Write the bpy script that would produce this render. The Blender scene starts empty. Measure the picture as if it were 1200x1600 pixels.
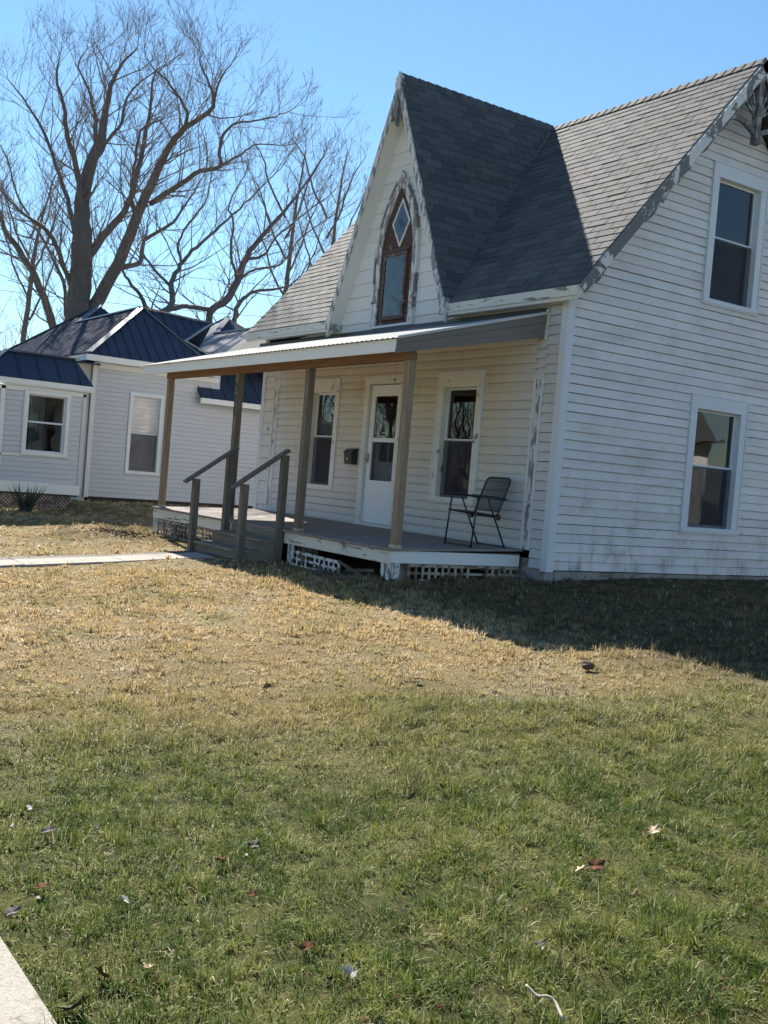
import bpy, bmesh, math, random
import numpy as np
from mathutils import Vector, Matrix, noise as mnoise
R = math.radians
random.seed(7)
rng = np.random.default_rng(7)
S = bpy.context.scene
COL = S.collection

# ------------------------------------------------------------------ camera, sky, sun, exposure
CAM = Vector((9.131, -8.597, 1.202))
FPX = 1661.3
yaw, pitch, roll = .971, -.031, .083
cy_, sy_, cp_, sp_, cr_, sr_ = math.cos(yaw), math.sin(yaw), math.cos(pitch), math.sin(pitch), math.cos(roll), math.sin(roll)
FWD = Vector((-sy_*cp_, cy_*cp_, sp_)); RT = Vector((cy_, sy_, 0)); UP = RT.cross(FWD)
R2 = RT*cr_ + UP*sr_; U2 = -RT*sr_ + UP*cr_
cam = bpy.data.cameras.new('camera'); camo = bpy.data.objects.new('camera', cam); COL.objects.link(camo)
cam.sensor_fit = 'VERTICAL'; cam.sensor_height = 36; cam.lens = 36*FPX/1600
cam.clip_start = .05; cam.clip_end = 2000
camo.matrix_world = Matrix((( R2.x, U2.x, -FWD.x, CAM.x), (R2.y, U2.y, -FWD.y, CAM.y), (R2.z, U2.z, -FWD.z, CAM.z), (0, 0, 0, 1)))
S.camera = camo
S.view_settings.view_transform = 'Standard'; S.view_settings.look = 'None'
S.view_settings.exposure = 1.6; S.view_settings.gamma = 1; S.view_settings.use_curve_mapping = False
W = bpy.data.worlds.new('World'); S.world = W; W.use_nodes = True
nt = W.node_tree; nt.nodes.clear()
TOSUN = Vector((-1.25, .30, 1.0)).normalized()
EL = math.asin(TOSUN.z); AZ = math.atan2(TOSUN.x, TOSUN.y)
sky = nt.nodes.new('ShaderNodeTexSky'); sky.sky_type = 'NISHITA'; sky.sun_disc = False
sky.sun_elevation = EL; sky.sun_rotation = AZ; sky.air_density = 1.15; sky.dust_density = .0; sky.ozone_density = 2.4; sky.altitude = 200
bg = nt.nodes.new('ShaderNodeBackground'); bg.inputs['Strength'].default_value = .050
wo = nt.nodes.new('ShaderNodeOutputWorld')
tn = nt.nodes.new('ShaderNodeMix'); tn.data_type = 'RGBA'; tn.blend_type = 'MULTIPLY'; tn.inputs[0].default_value = 1; tn.inputs[7].default_value = (.80, .97, 1.04, 1)
nt.links.new(sky.outputs[0], tn.inputs[6]); nt.links.new(tn.outputs[2], bg.inputs[0]); nt.links.new(bg.outputs[0], wo.inputs[0])
sun = bpy.data.lights.new('sun', 'SUN'); sun.energy = 4.8; sun.angle = R(.53); sun.color = (1, .93, .82)
suno = bpy.data.objects.new('sun', sun); COL.objects.link(suno)
suno.rotation_euler = TOSUN.to_track_quat('Z', 'Y').to_euler(); suno.location = (-12, 3, 20)

# ------------------------------------------------------------------ materials
def lin(c): return tuple(c)+(1,)
class NT:
    def __init__(s, name):
        s.m = bpy.data.materials.new(name); s.m.use_nodes = True; s.t = s.m.node_tree
        s.b = s.t.nodes['Principled BSDF']; s.g = s.t.nodes.new('ShaderNodeNewGeometry')
    def n(s, ty, **k):
        o = s.t.nodes.new(ty)
        for a, v in k.items():
            if a.startswith('i_'): o.inputs[a[2:].replace('_', ' ')].default_value = v
            else: setattr(o, a, v)
        return o
    def l(s, a, b): s.t.links.new(a, b)
    def noise(s, scale, detail=4, rough=.6, vec=None, st=None, dist=0):
        v = vec or s.g.outputs['Position']
        if st:
            mp = s.n('ShaderNodeMapping'); mp.inputs['Scale'].default_value = st; s.l(v, mp.inputs[0]); v = mp.outputs[0]
        o = s.n('ShaderNodeTexNoise', i_Scale=scale, i_Detail=detail, i_Roughness=rough, i_Distortion=dist); s.l(v, o.inputs['Vector'])
        return o.outputs['Fac']
    def ramp(s, f, a, b, va=0, vb=1):
        o = s.n('ShaderNodeMapRange', interpolation_type='SMOOTHSTEP'); s.l(f, o.inputs[0])
        for i, v in zip((1, 2, 3, 4), (a, b, va, vb)): o.inputs[i].default_value = v
        return o.outputs[0]
    def mix(s, f, a, b, bt='MIX'):
        o = s.n('ShaderNodeMix', data_type='RGBA', blend_type=bt)
        if hasattr(f, 'links'): s.l(f, o.inputs[0])
        else: o.inputs[0].default_value = f
        for i, c in ((6, a), (7, b)):
            if hasattr(c, 'links'): s.l(c, o.inputs[i])
            else: o.inputs[i].default_value = lin(c)
        return o.outputs[2]
    def math(s, op, a, b=0, c=None):
        o = s.n('ShaderNodeMath', operation=op)
        for i, v in enumerate((a, b) if c is None else (a, b, c)):
            if hasattr(v, 'links'): s.l(v, o.inputs[i])
            else: o.inputs[i].default_value = v
        return o.outputs[0]
    def xyz(s):
        o = s.n('ShaderNodeSeparateXYZ'); s.l(s.g.outputs['Position'], o.inputs[0]); return o.outputs
    def attr(s, name):
        return s.n('ShaderNodeAttribute', attribute_name=name).outputs['Fac']
    def bump(s, h, dist=.01, strength=1):
        o = s.n('ShaderNodeBump', i_Strength=strength, i_Distance=dist); s.l(h, o.inputs['Height']); s.l(o.outputs[0], s.b.inputs['Normal'])
    def out(s, col, rough=.6, spec=.5, metal=0):
        if hasattr(col, 'links'): s.l(col, s.b.inputs['Base Color'])
        else: s.b.inputs['Base Color'].default_value = lin(col)
        if hasattr(rough, 'links'): s.l(rough, s.b.inputs['Roughness'])
        else: s.b.inputs['Roughness'].default_value = rough
        s.b.inputs['Specular IOR Level'].default_value = spec; s.b.inputs['Metallic'].default_value = metal
        return s.m
M = {}
def paint(name, base, wood=(.20, .17, .15), peel=.0, pscale=9, dirt=.25, stretch=(1, 1, 1), dirtcol=(.22, .19, .15)):
    n = NT(name)
    d = n.ramp(n.noise(1.6, 6, .65), .42, .75, 0, dirt)
    d2 = n.ramp(n.noise(26, 5, .7, st=(1, 1, .3)), .5, .8, 0, dirt*.8)
    c = n.mix(d, base, tuple(.72*x for x in base)); c = n.mix(d2, c, dirtcol)
    if peel > 0:
        f = n.noise(pscale, 7, .68, st=stretch, dist=.6)
        pk = n.ramp(f, .5+(peel-.5)*.28-.012, .5+(peel-.5)*.28+.012, 1, 0)
        wc = n.mix(n.noise(30, 4, st=(1, 1, 6)), tuple(.6*x for x in wood), tuple(1.35*x for x in wood))
        c = n.mix(pk, c, wc); n.bump(n.math('SUBTRACT', 1.0, pk), .004)
    else: n.bump(n.noise(60, 3), .001, .5)
    M[name] = n.out(c, .62, .3); return M[name]
# weathered white clapboard of the side wall: grime smudges, worse low down, next to boards' ends and under windows
def side_paint():
    n = NT('white_clapboard'); x, y, z = n.xyz()
    low = n.math('ADD', n.ramp(z, .3, 2.2, .85, .25), n.ramp(z, .3, .75, .75, 0))
    sm = n.ramp(n.noise(3.2, 8, .72, st=(1, 1, .8)), .47, .74, 0, .62)
    st = n.ramp(n.noise(9, 6, .7, st=(1, 1, .22)), .52, .78, 0, .42)
    f = n.math('MULTIPLY', n.math('ADD', sm, st), low)
    c = n.mix(n.noise(.9, 4), (.70, .67, .69), (.78, .75, .77))
    c = n.mix(n.ramp(n.noise(2.1, 5, .6, st=(1, .5, 1.4)), .45, .7, 0, .4), c, (.50, .45, .41))
    c = n.mix(f, c, (.27, .235, .20))
    c = n.mix(n.attr('tint'), c, n.mix(.14, c, (.2, .18, .15)))
    n.bump(n.noise(45, 4, st=(1, .3, 2)), .0015, .6)
    M['clap'] = n.out(c, .6, .3)
side_paint()
def porch_paint():
    n = NT('cream_siding'); x, y, z = n.xyz()
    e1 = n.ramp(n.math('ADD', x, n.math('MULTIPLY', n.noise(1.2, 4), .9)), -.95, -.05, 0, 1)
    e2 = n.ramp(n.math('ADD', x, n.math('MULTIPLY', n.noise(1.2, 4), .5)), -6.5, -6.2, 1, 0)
    lowf = n.ramp(z, .7, 1.9, .55, 0)  # bluish-white light on the lower boards, mixed into the paint colour
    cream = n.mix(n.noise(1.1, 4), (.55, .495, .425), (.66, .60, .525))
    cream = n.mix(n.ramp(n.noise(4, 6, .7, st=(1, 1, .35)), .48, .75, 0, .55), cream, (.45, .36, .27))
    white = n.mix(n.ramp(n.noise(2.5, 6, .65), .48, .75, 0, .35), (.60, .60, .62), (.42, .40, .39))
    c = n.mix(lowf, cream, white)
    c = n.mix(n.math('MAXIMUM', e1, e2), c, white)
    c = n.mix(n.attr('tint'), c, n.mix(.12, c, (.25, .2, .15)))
    M['cream'] = n.out(c, .5, .35)
porch_paint()
def gable_paint():
    n = NT('white_board'); c = n.mix(n.noise(1.5, 5), (.66, .66, .66), (.75, .75, .75))
    c = n.mix(n.ramp(n.noise(14, 6, .7, st=(.5, 1, 2)), .62, .72, 0, .6), c, (.34, .31, .28))
    c = n.mix(n.attr('tint'), c, n.mix(.1, c, (.3, .28, .25)))
    M['gable'] = n.out(c, .6, .3)
gable_paint()
paint('trim_white', (.66, .68, .74), dirt=.08)
paint('trim_old', (.68, .665, .64), peel=.02, pscale=7, dirt=.3)
paint('trim_peel', (.66, .645, .63), wood=(.24, .23, .235), peel=.42, pscale=9, stretch=(1.6, 1.6, .5), dirt=.35)
paint('barge_peel', (.66, .64, .64), wood=(.17, .165, .175), peel=.50, pscale=3.6, stretch=(1, .6, .6), dirt=.25)
paint('fascia_peel', (.68, .655, .60), wood=(.25, .22, .19), peel=.16, pscale=9, stretch=(.35, 1, 1.6), dirt=.35)
paint('porch_end', (.175, .155, .15), dirt=.3, dirtcol=(.09, .085, .09))
paint('porch_fascia', (.76, .77, .78), dirt=.12)
paint('soffit', (.68, .665, .64), dirt=.25)
paint('lancet_brown', (.080, .032, .026), wood=(.2, .17, .15), peel=.16, pscale=8, dirt=.3, dirtcol=(.06, .04, .03))
paint('frame_brown', (.095, .055, .045), wood=(.25, .22, .2), peel=.2, pscale=14, dirt=.3)
paint('ornament', (.30, .285, .29), wood=(.13, .125, .13), peel=.5, pscale=8, dirt=.3)
paint('foundation', (.34, .33, .33), wood=(.25, .2, .16), peel=.35, pscale=5, dirt=.5)
paint('lattice_old', (.42, .36, .31), wood=(.16, .12, .09), peel=.45, pscale=10, dirt=.4)
paint('lattice_white', (.70, .69, .66), wood=(.2, .17, .14), peel=.35, pscale=10, dirt=.4)
paint('door_white', (.78, .79, .82), dirt=.06)
n = NT('concrete'); c = n.mix(n.ramp(n.noise(2.2, 7, .7), .38, .66), (.34, .315, .285), (.25, .23, .205)); c = n.mix(n.ramp(n.noise(90, 4, .8), .35, .6), c, (.42, .39, .35)); c = n.mix(n.ramp(n.noise(5, 8, .8), .54, .66, 0, .7), c, (.12, .105, .085)); n.bump(n.noise(110, 5, .8), .006)
M['concrete'] = n.out(c, .95, .03)
def wood(name, a, b, knots=True, grain=(1, 1, .06), gs=40):
    n = NT(name); g = n.noise(gs, 5, .6, st=grain, dist=.5)
    c = n.mix(n.ramp(g, .3, .7), a, b)
    c = n.mix(n.ramp(n.noise(1.4, 3), .4, .7, 0, .5), c, tuple(.75*v for v in a))
    if knots:
        v = n.n('ShaderNodeTexVoronoi', i_Scale=3.1, i_Randomness=1.0); mp = n.n('ShaderNodeMapping'); mp.inputs['Scale'].default_value = (1.5, 1.5, 1); n.l(n.g.outputs['Position'], mp.inputs[0]); n.l(mp.outputs[0], v.inputs['Vector'])
        c = n.mix(n.ramp(v.outputs['Distance'], .03, .075, .85, 0), c, (.06, .035, .025))
    n.bump(g, .002, .7); M[name] = n.out(c, .85, .12)
wood('post_new', (.33, .255, .18), (.22, .165, .12))
wood('post_grey', (.235, .195, .155), (.15, .12, .095))
wood('rail_grey', (.19, .165, .145), (.12, .10, .09), knots=False)
wood('step_grey', (.29, .25, .21), (.17, .145, .12), grain=(.06, 1, 1))
wood('beam_brown', (.25, .155, .10), (.18, .105, .07), knots=False, grain=(.06, 1, 1))
wood('deck', (.30, .27, .26), (.215, .19, .185), knots=False, grain=(1, .06, 1))
wood('debris_wood', (.16, .13, .11), (.09, .075, .065), knots=False, grain=(.1, 1, 1))
def flat(name, c, rough=.5, spec=.5, metal=0, var=.15, sc=20):
    n = NT(name); k = n.mix(n.noise(sc, 4), tuple((1-var)*v for v in c), tuple((1+var)*v for v in c)); M[name] = n.out(k, rough, spec, metal); return M[name]
flat('black_metal', (.018, .018, .022), .35); flat('mailbox', (.022, .022, .024), .4)
flat('digit', (.01, .01, .01), .4); flat('handle', (.35, .34, .33), .35, metal=.8)
flat('underlay', (.05, .04, .035), .9); flat('sheath', (.075, .065, .055), .9)
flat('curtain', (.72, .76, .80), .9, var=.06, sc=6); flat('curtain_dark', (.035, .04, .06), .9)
flat('blind', (.62, .62, .60), .8); flat('interior', (.10, .09, .085), .95)
flat('asphalt', (.05, .05, .05), .9); flat('brown_leaf', (.105, .046, .024), .9, .1, var=.4, sc=60); flat('tan_leaf', (.42, .30, .20), .8, var=.3, sc=60)
flat('dark_leaf', (.05, .04, .04), .8, var=.4, sc=50); flat('pale_bit', (.38, .365, .33), .9, .1, var=.12, sc=60); flat('twig_pale', (.36, .32, .25), .8)
flat('wire', (.03, .03, .03), .6); flat('pot', (.03, .03, .03), .6); flat('spiky', (.035, .05, .025), .7)
flat('mulch', (.085, .055, .035), .95, var=.5, sc=40)
def glass(name, tint=(.5, .55, .58), wav=.0012, refl=1.0):
    n = NT(name); t = n.t; tr = n.n('ShaderNodeBsdfTransparent'); tr.inputs[0].default_value = lin(tint)
    gl = n.n('ShaderNodeBsdfGlossy'); gl.inputs['Roughness'].default_value = .01; gl.inputs[0].default_value = (refl, refl, refl, 1)
    fr = n.n('ShaderNodeFresnel', i_IOR=1.75); mx = n.n('ShaderNodeMixShader')
    b = n.n('ShaderNodeBump', i_Strength=1, i_Distance=wav); n.l(n.noise(1.6, 1, .5), b.inputs['Height'])
    n.l(b.outputs[0], gl.inputs['Normal']); n.l(b.outputs[0], fr.inputs['Normal'])
    n.l(fr.outputs[0], mx.inputs[0]); n.l(tr.outputs[0], mx.inputs[1]); n.l(gl.outputs[0], mx.inputs[2]); n.l(mx.outputs[0], t.nodes['Material Output'].inputs[0])
    M[name] = n.m
glass('glass', tint=(.88, .9, .92), wav=.002); glass('glass_wavy', wav=.012)
def mesh_screen():
    n = NT('screen_mesh'); tr = n.n('ShaderNodeBsdfTransparent'); mx = n.n('ShaderNodeMixShader'); mx.inputs[0].default_value = .38
    d = n.n('ShaderNodeBsdfDiffuse'); d.inputs[0].default_value = (.07, .07, .085, 1)
    n.l(tr.outputs[0], mx.inputs[1]); n.l(d.outputs[0], mx.inputs[2]); n.l(mx.outputs[0], n.t.nodes['Material Output'].inputs[0]); M['screen'] = n.m
    n = NT('chair_mesh'); tr = n.n('ShaderNodeBsdfTransparent'); mx = n.n('ShaderNodeMixShader'); mx.inputs[0].default_value = .40
    d = n.n('ShaderNodeBsdfDiffuse'); d.inputs[0].default_value = (.03, .05, .055, 1)
    n.l(tr.outputs[0], mx.inputs[1]); n.l(d.outputs[0], mx.inputs[2]); n.l(mx.outputs[0], n.t.nodes['Material Output'].inputs[0]); M['chair_mesh'] = n.m
mesh_screen()
def shingle_mat():
    n = NT('asphalt_shingle'); t = n.attr('tint')
    c = n.mix(t, (.088, .092, .098), (.148, .152, .152))
    c = n.mix(n.ramp(n.noise(220, 3), .3, .7, 0, .5), c, (.07, .075, .082))
    c = n.mix(n.ramp(n.noise(.8, 5), .5, .8, 0, .35), c, (.17, .155, .12))
    n.bump(n.noise(180, 3), .002, .8); M['shingle'] = n.out(c, .82, .05)
shingle_mat()
def metal_roof():
    n = NT('blue_metal_roof'); c = n.mix(n.noise(1.3, 3), (.036, .052, .086), (.048, .068, .108)); M['blue_roof'] = n.out(c, .6, .06); n.b.inputs['Specular Tint'].default_value = (.35, .55, 1, 1)
    n = NT('sunlit_pale_metal'); M['metal_bright'] = n.out(n.mix(n.noise(2, 3), (.22, .24, .28), (.34, .36, .40)), .38, .5)  # same metal as blue_roof, its sunlit paleness put into the base colour
    n = NT('blue_metal_trim'); M['blue_trim'] = n.out((.03, .05, .09), .16, .8)
    n = NT('galvanised_porch_roof'); M['galv'] = n.out(n.mix(n.noise(4, 4), (.20, .21, .22), (.28, .29, .30)), .8, .1, 0)
metal_roof()
def nb_siding():
    n = NT('vinyl_siding'); c = n.mix(n.noise(1.2, 3), (.50, .51, .535), (.56, .57, .595)); M['vinyl'] = n.out(c, .45, .4)
    paint('vinyl_white', (.78, .77, .73), dirt=.05)
nb_siding()
def bark():
    n = NT('grey_bark'); f = n.noise(9, 7, .7, st=(1, 1, .25)); c = n.mix(f, (.075, .068, .068), (.19, .17, .165))
    n.bump(f, .04, .8); M['bark'] = n.out(c, .9, .2)
    n = NT('twig_bark'); M['twig'] = n.out(n.mix(n.noise(2, 3), (.17, .14, .13), (.25, .21, .20)), .85, .2)
    n = NT('brush_bark'); M['brush'] = n.out(n.mix(n.noise(1, 3), (.11, .075, .06), (.19, .14, .11)), .85, .2)
bark()
# lawn colours by place: dormant straw-coloured band towards the house, greener turf towards the sidewalk
def lawn_col(n, blade=False):
    x, y, z = n.xyz()
    s = n.math('ADD', n.math('MULTIPLY', x, .82), n.math('MULTIPLY', y, -.30))
    s = n.math('ADD', s, n.math('MULTIPLY', n.math('SUBTRACT', n.noise(.55, 5, .6), .5), 3.2))
    g = n.ramp(s, 3.3, 6.5)                                     # 0 straw .. 1 green
    p = n.ramp(n.noise(1.5, 6, .68), .42, .62)
    p2 = n.ramp(n.noise(5.5, 6, .7), .40, .62)
    straw = n.mix(p, (.61, .455, .235), (.49, .375, .185)); straw = n.mix(n.ramp(n.noise(.9, 4), .50, .66, 0, .75), straw, (.66, .55, .37))
    straw = n.mix(n.ramp(n.noise(.8, 7, .75, st=(1, 1.6, 1)), .50, .64, 0, .6), straw, (.27, .28, .09))
    straw = n.mix(n.ramp(n.noise(9, 5, .7), .56, .72, 0, .7), straw, (.25, .17, .09))
    green = n.mix(p2, (.074, .125, .016), (.20, .235, .045)); green = n.mix(n.ramp(n.noise(1.3, 7, .75), .50, .66, 0, .6), green, (.33, .31, .10))
    green = n.mix(n.ramp(n.noise(2.2, 6, .7), .58, .72, 0, .8), green, (.05, .085, .02))
    cc = n.mix(g, straw, green)
    wall_shade = n.math('MULTIPLY', n.ramp(n.math('ADD', y, n.math('MULTIPLY', n.noise(1.4, 5), 1.6)), -2.2, -.9), n.ramp(x, -2.2, .3))   # house shadow beside the wall, darkened into the lawn colour
    return n.mix(n.math('MULTIPLY', wall_shade, .8), cc, n.mix(n.noise(6, 6, .7), (.045, .050, .028), (.15, .125, .075))), g
def lawn_mats():
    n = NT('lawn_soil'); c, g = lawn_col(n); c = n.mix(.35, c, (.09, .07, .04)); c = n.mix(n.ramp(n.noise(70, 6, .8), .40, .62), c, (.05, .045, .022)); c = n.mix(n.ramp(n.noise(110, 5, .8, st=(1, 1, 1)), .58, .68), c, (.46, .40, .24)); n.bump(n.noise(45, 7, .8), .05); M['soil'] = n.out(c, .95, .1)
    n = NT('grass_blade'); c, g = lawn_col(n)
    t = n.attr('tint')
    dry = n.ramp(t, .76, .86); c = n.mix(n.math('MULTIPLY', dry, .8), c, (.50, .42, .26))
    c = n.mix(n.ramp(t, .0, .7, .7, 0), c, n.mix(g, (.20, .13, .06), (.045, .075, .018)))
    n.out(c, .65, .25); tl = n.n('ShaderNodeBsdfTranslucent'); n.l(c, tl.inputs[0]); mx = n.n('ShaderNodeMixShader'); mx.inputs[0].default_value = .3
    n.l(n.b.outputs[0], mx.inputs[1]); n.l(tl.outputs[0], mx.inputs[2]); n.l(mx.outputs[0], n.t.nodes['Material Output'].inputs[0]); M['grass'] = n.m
lawn_mats()

# ------------------------------------------------------------------ helpers
BASE = {}
def prop(o, label=None, cat=None, group=None, kind=None):
    for k, v in (('label', label), ('category', cat), ('group', group), ('kind', kind)):
        if v: o[k] = v
    return o
def root(name, loc, label, cat, group=None):
    o = bpy.data.objects.new(name, None); COL.objects.link(o); o.location = loc; o.empty_display_size = .1
    BASE[o] = Vector(loc); return prop(o, label, cat, group)
class MB:
    def __init__(s, f=None): s.v = []; s.f = []; s.t = []; s.fn = f or (lambda a, b, c: (a, b, c))
    def add(s, vs, fs, tint=0):
        n = len(s.v); s.v += [s.fn(*p) for p in vs]; s.f += [tuple(i+n for i in f) for f in fs]; s.t += [tint]*len(vs)
    def box(s, a0, a1, b0, b1, c0, c1, tint=0):
        s.add([(a, b, c) for a in (a0, a1) for b in (b0, b1) for c in (c0, c1)], [(0, 1, 3, 2), (4, 6, 7, 5), (0, 4, 5, 1), (2, 3, 7, 6), (0, 2, 6, 4), (1, 5, 7, 3)], tint); return s
    def prism(s, poly, off, tint=0):
        n = len(poly); off = Vector(off); P = [Vector(p) for p in poly]
        s.add([tuple(p) for p in P]+[tuple(p+off) for p in P], [tuple(range(n)), tuple(range(2*n-1, n-1, -1))]+[(i, n+i, n+(i+1) % n, (i+1) % n) for i in range(n)], tint); return s
    def bar(s, p, q, w, h, up=(0, 0, 1), tint=0):
        p, q = Vector(p), Vector(q); d = (q-p).normalized(); u = Vector(up); a = d.cross(u)
        if a.length < 1e-4: a = d.cross(Vector((0, 1, 0)))
        a.normalize(); b = a.cross(d)
        vs = [tuple(e+a*i*w/2+b*j*h/2) for e in (p, q) for i, j in ((-1, -1), (1, -1), (1, 1), (-1, 1))]
        s.add(vs, [(0, 1, 2, 3), (7, 6, 5, 4), (0, 4, 5, 1), (1, 5, 6, 2), (2, 6, 7, 3), (3, 7, 4, 0)], tint); return s
    def tube(s, pts, rad, k=6, tint=0):
        pts = [Vector(p) for p in pts]; n = len(pts)
        rad = rad if hasattr(rad, '__len__') else [rad]*n
        vs = []; ref = Vector((.31, .17, .93)).normalized(); prev = None
        for i, p in enumerate(pts):
            d = (pts[min(i+1, n-1)]-pts[max(i-1, 0)])
            if d.length < 1e-6: d = Vector((0, 0, 1))
            d.normalize()
            if prev is None: a = d.cross(ref) if abs(d.dot(ref)) < .95 else d.cross(Vector((1, 0, 0)))
            else: a = prev - d*prev.dot(d)
            if a.length < 1e-5: a = d.cross(Vector((1, 0, 0)))
            a.normalize(); prev = a; b = d.cross(a)
            for j in range(k):
                t = 2*math.pi*j/k; vs.append(tuple(p+(a*math.cos(t)+b*math.sin(t))*rad[i]))
        fs = [(i*k+j, i*k+(j+1) % k, (i+1)*k+(j+1) % k, (i+1)*k+j) for i in range(n-1) for j in range(k)]
        fs += [tuple(range(k-1, -1, -1)), tuple((n-1)*k+j for j in range(k))]
        s.add(vs, fs, tint); return s
    def build(s, name, mat, parent=None, tint=None, smooth=False, bevel=0, normals=True, kind=None, world=False):
        me = bpy.data.meshes.new(name); b = BASE.get(parent, Vector((0, 0, 0)))
        me.from_pydata([tuple(Vector(v)-b) for v in s.v], [], s.f)
        if any(s.t) or tint is not None:
            a = me.attributes.new('tint', 'FLOAT', 'POINT'); a.data.foreach_set('value', s.t if tint is None else [tint]*len(s.v))
        if normals and len(s.f) < 60000:
            bm = bmesh.new(); bm.from_mesh(me); bmesh.ops.recalc_face_normals(bm, faces=bm.faces); bm.to_mesh(me); bm.free()
        if smooth: me.shade_smooth()
        me.materials.append(M[mat] if isinstance(mat, str) else mat)
        o = bpy.data.objects.new(name, me); COL.objects.link(o)
        if parent is not None: o.parent = parent
        BASE[o] = b
        if bevel: m = o.modifiers.new('b', 'BEVEL'); m.width = bevel; m.segments = 1
        if kind: o['kind'] = kind
        return o
def tag(o, label, cat, group=None, kind=None): return prop(o, label, cat, group, kind)
fronty = lambda u, d, z: (u, -d, z)           # front wall: u = x, d outwards
sidex = lambda u, d, z: (d, u, z)             # right side wall: u = y
def clip(poly, a, b, c):                       # keep a*x+b*y <= c
    out = []
    for i in range(len(poly)):
        p, q = poly[i], poly[(i+1) % len(poly)]; dp, dq = a*p[0]+b*p[1]-c, a*q[0]+b*q[1]-c
        if dp <= 0: out.append(p)
        if dp*dq < 0: t = dp/(dp-dq); out.append((p[0]+t*(q[0]-p[0]), p[1]+t*(q[1]-p[1])))
    return out
def clip_convex(poly, region):
    ar = sum(region[i][0]*region[(i+1) % len(region)][1]-region[(i+1) % len(region)][0]*region[i][1] for i in range(len(region)))
    sg = 1 if ar > 0 else -1
    for i in range(len(region)):
        p, q = region[i], region[(i+1) % len(region)]; ex, ey = q[0]-p[0], q[1]-p[1]; nx, ny = ey*sg, -ex*sg
        poly = clip(poly, nx, ny, nx*p[0]+ny*p[1])
        if len(poly) < 3: return []
    return poly
def siding(fn, parent, wallmb, xr, z0, z1, expo, holes, mat, name='clapboard', prof=((.004, 1), (.019, 0)), joined=None, uneven=.0015, gap=.007):
    """one object per course; xr(z) gives the wall's extent at height z; holes = (u0,u1,z0,z1)"""
    z = z0
    while z < z1-.01:
        zt = min(z+expo, z1); tn = random.random(); dd = random.uniform(-uneven, uneven)
        (L0, R0), (L1, R1) = xr(z), xr(zt)
        hs = sorted(h for h in holes if h[2] < zt-.004 and h[3] > z+.004 and h[1] > L0 and h[0] < R0)
        iv = []; u = L0
        for h in hs:
            iv.append((u, h[0], z, zt))
            if h[2] > z+.004: iv.append((h[0], h[1], z, h[2]))
            if h[3] < zt-.004: iv.append((h[0], h[1], h[3], zt))
            u = h[1]
        iv.append((u, R0, z, zt))
        if joined is None and name != 'wide_board':
            iv2 = []
            for u0, u1, a, b in iv:
                while u1-u0 > 3.2:
                    c_ = u0+random.uniform(1.2, 3.0); iv2.append((u0, c_-.0015, a, b)); u0 = c_+.0015
                iv2.append((u0, u1, a, b))
            iv = iv2
        for u0, u1, a, b in iv:
            if u1-u0 < .012: continue
            tn = random.random(); wa, wb = random.uniform(-.0035, .0035), random.uniform(-.0035, .0035); da, db = random.uniform(-.0012, .0025), random.uniform(-.0012, .0025)
            mb = joined or MB(fn)
            l0, r0 = u0, u1; l1 = L1 if abs(u0-L0) < 1e-6 else u0; r1 = R1 if abs(u1-R0) < 1e-6 else u1
            if r1 < l1: r1 = l1 = (l1+r1)/2
            wallmb.add([(l0, -.03, a), (r0, -.03, a), (r1, -.03, b), (l1, -.03, b)], [(0, 1, 2, 3)])
            fa, fb = (a-z)/expo, (b-z)/expo
            T = [fb]+[f for d, f in prof if fa < f < fb]+[fa]
            def dep(f):
                for (d1, f1), (d0, f0) in zip(prof, prof[1:]):
                    if f0 <= f <= f1: return d0+(d1-d0)*(f-f0)/(f1-f0)
                return prof[-1][0]
            vs = []; top = (b == zt)
            for q_, f in enumerate(T):
                zz = z+f*expo; t = (zz-a)/max(b-a, 1e-6); l, r = l0+(l1-l0)*t, r0+(r1-r0)*t
                if q_ == 0 and top: zz -= gap
                D = dep(f)+dd; k_ = (1-f) if joined is None else 0
                vs += [(l, D+da*k_, zz+wa*k_), (r, D+db*k_, zz+wb*k_)]
            vs += [(l0, -.028, a), (r0, -.028, a), (l1, -.028, b-(gap if top else 0)), (r1, -.028, b-(gap if top else 0))]
            n = len(T); q = [(2*i, 2*i+1, 2*i+3, 2*i+2) for i in range(n-1)]
            B = 2*n; q += [(2*n-2, 2*n-1, B+1, B), (0, 1, B+3, B+2), (B, B+1, B+3, B+2)]
            q += [tuple([2*i for i in range(n)]+[B, B+2]), tuple([2*i+1 for i in range(n)]+[B+1, B+3])]
            mb.add(vs, q, tn)
            if joined is None: mb.build(name, mat, parent)
        z += expo
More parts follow.
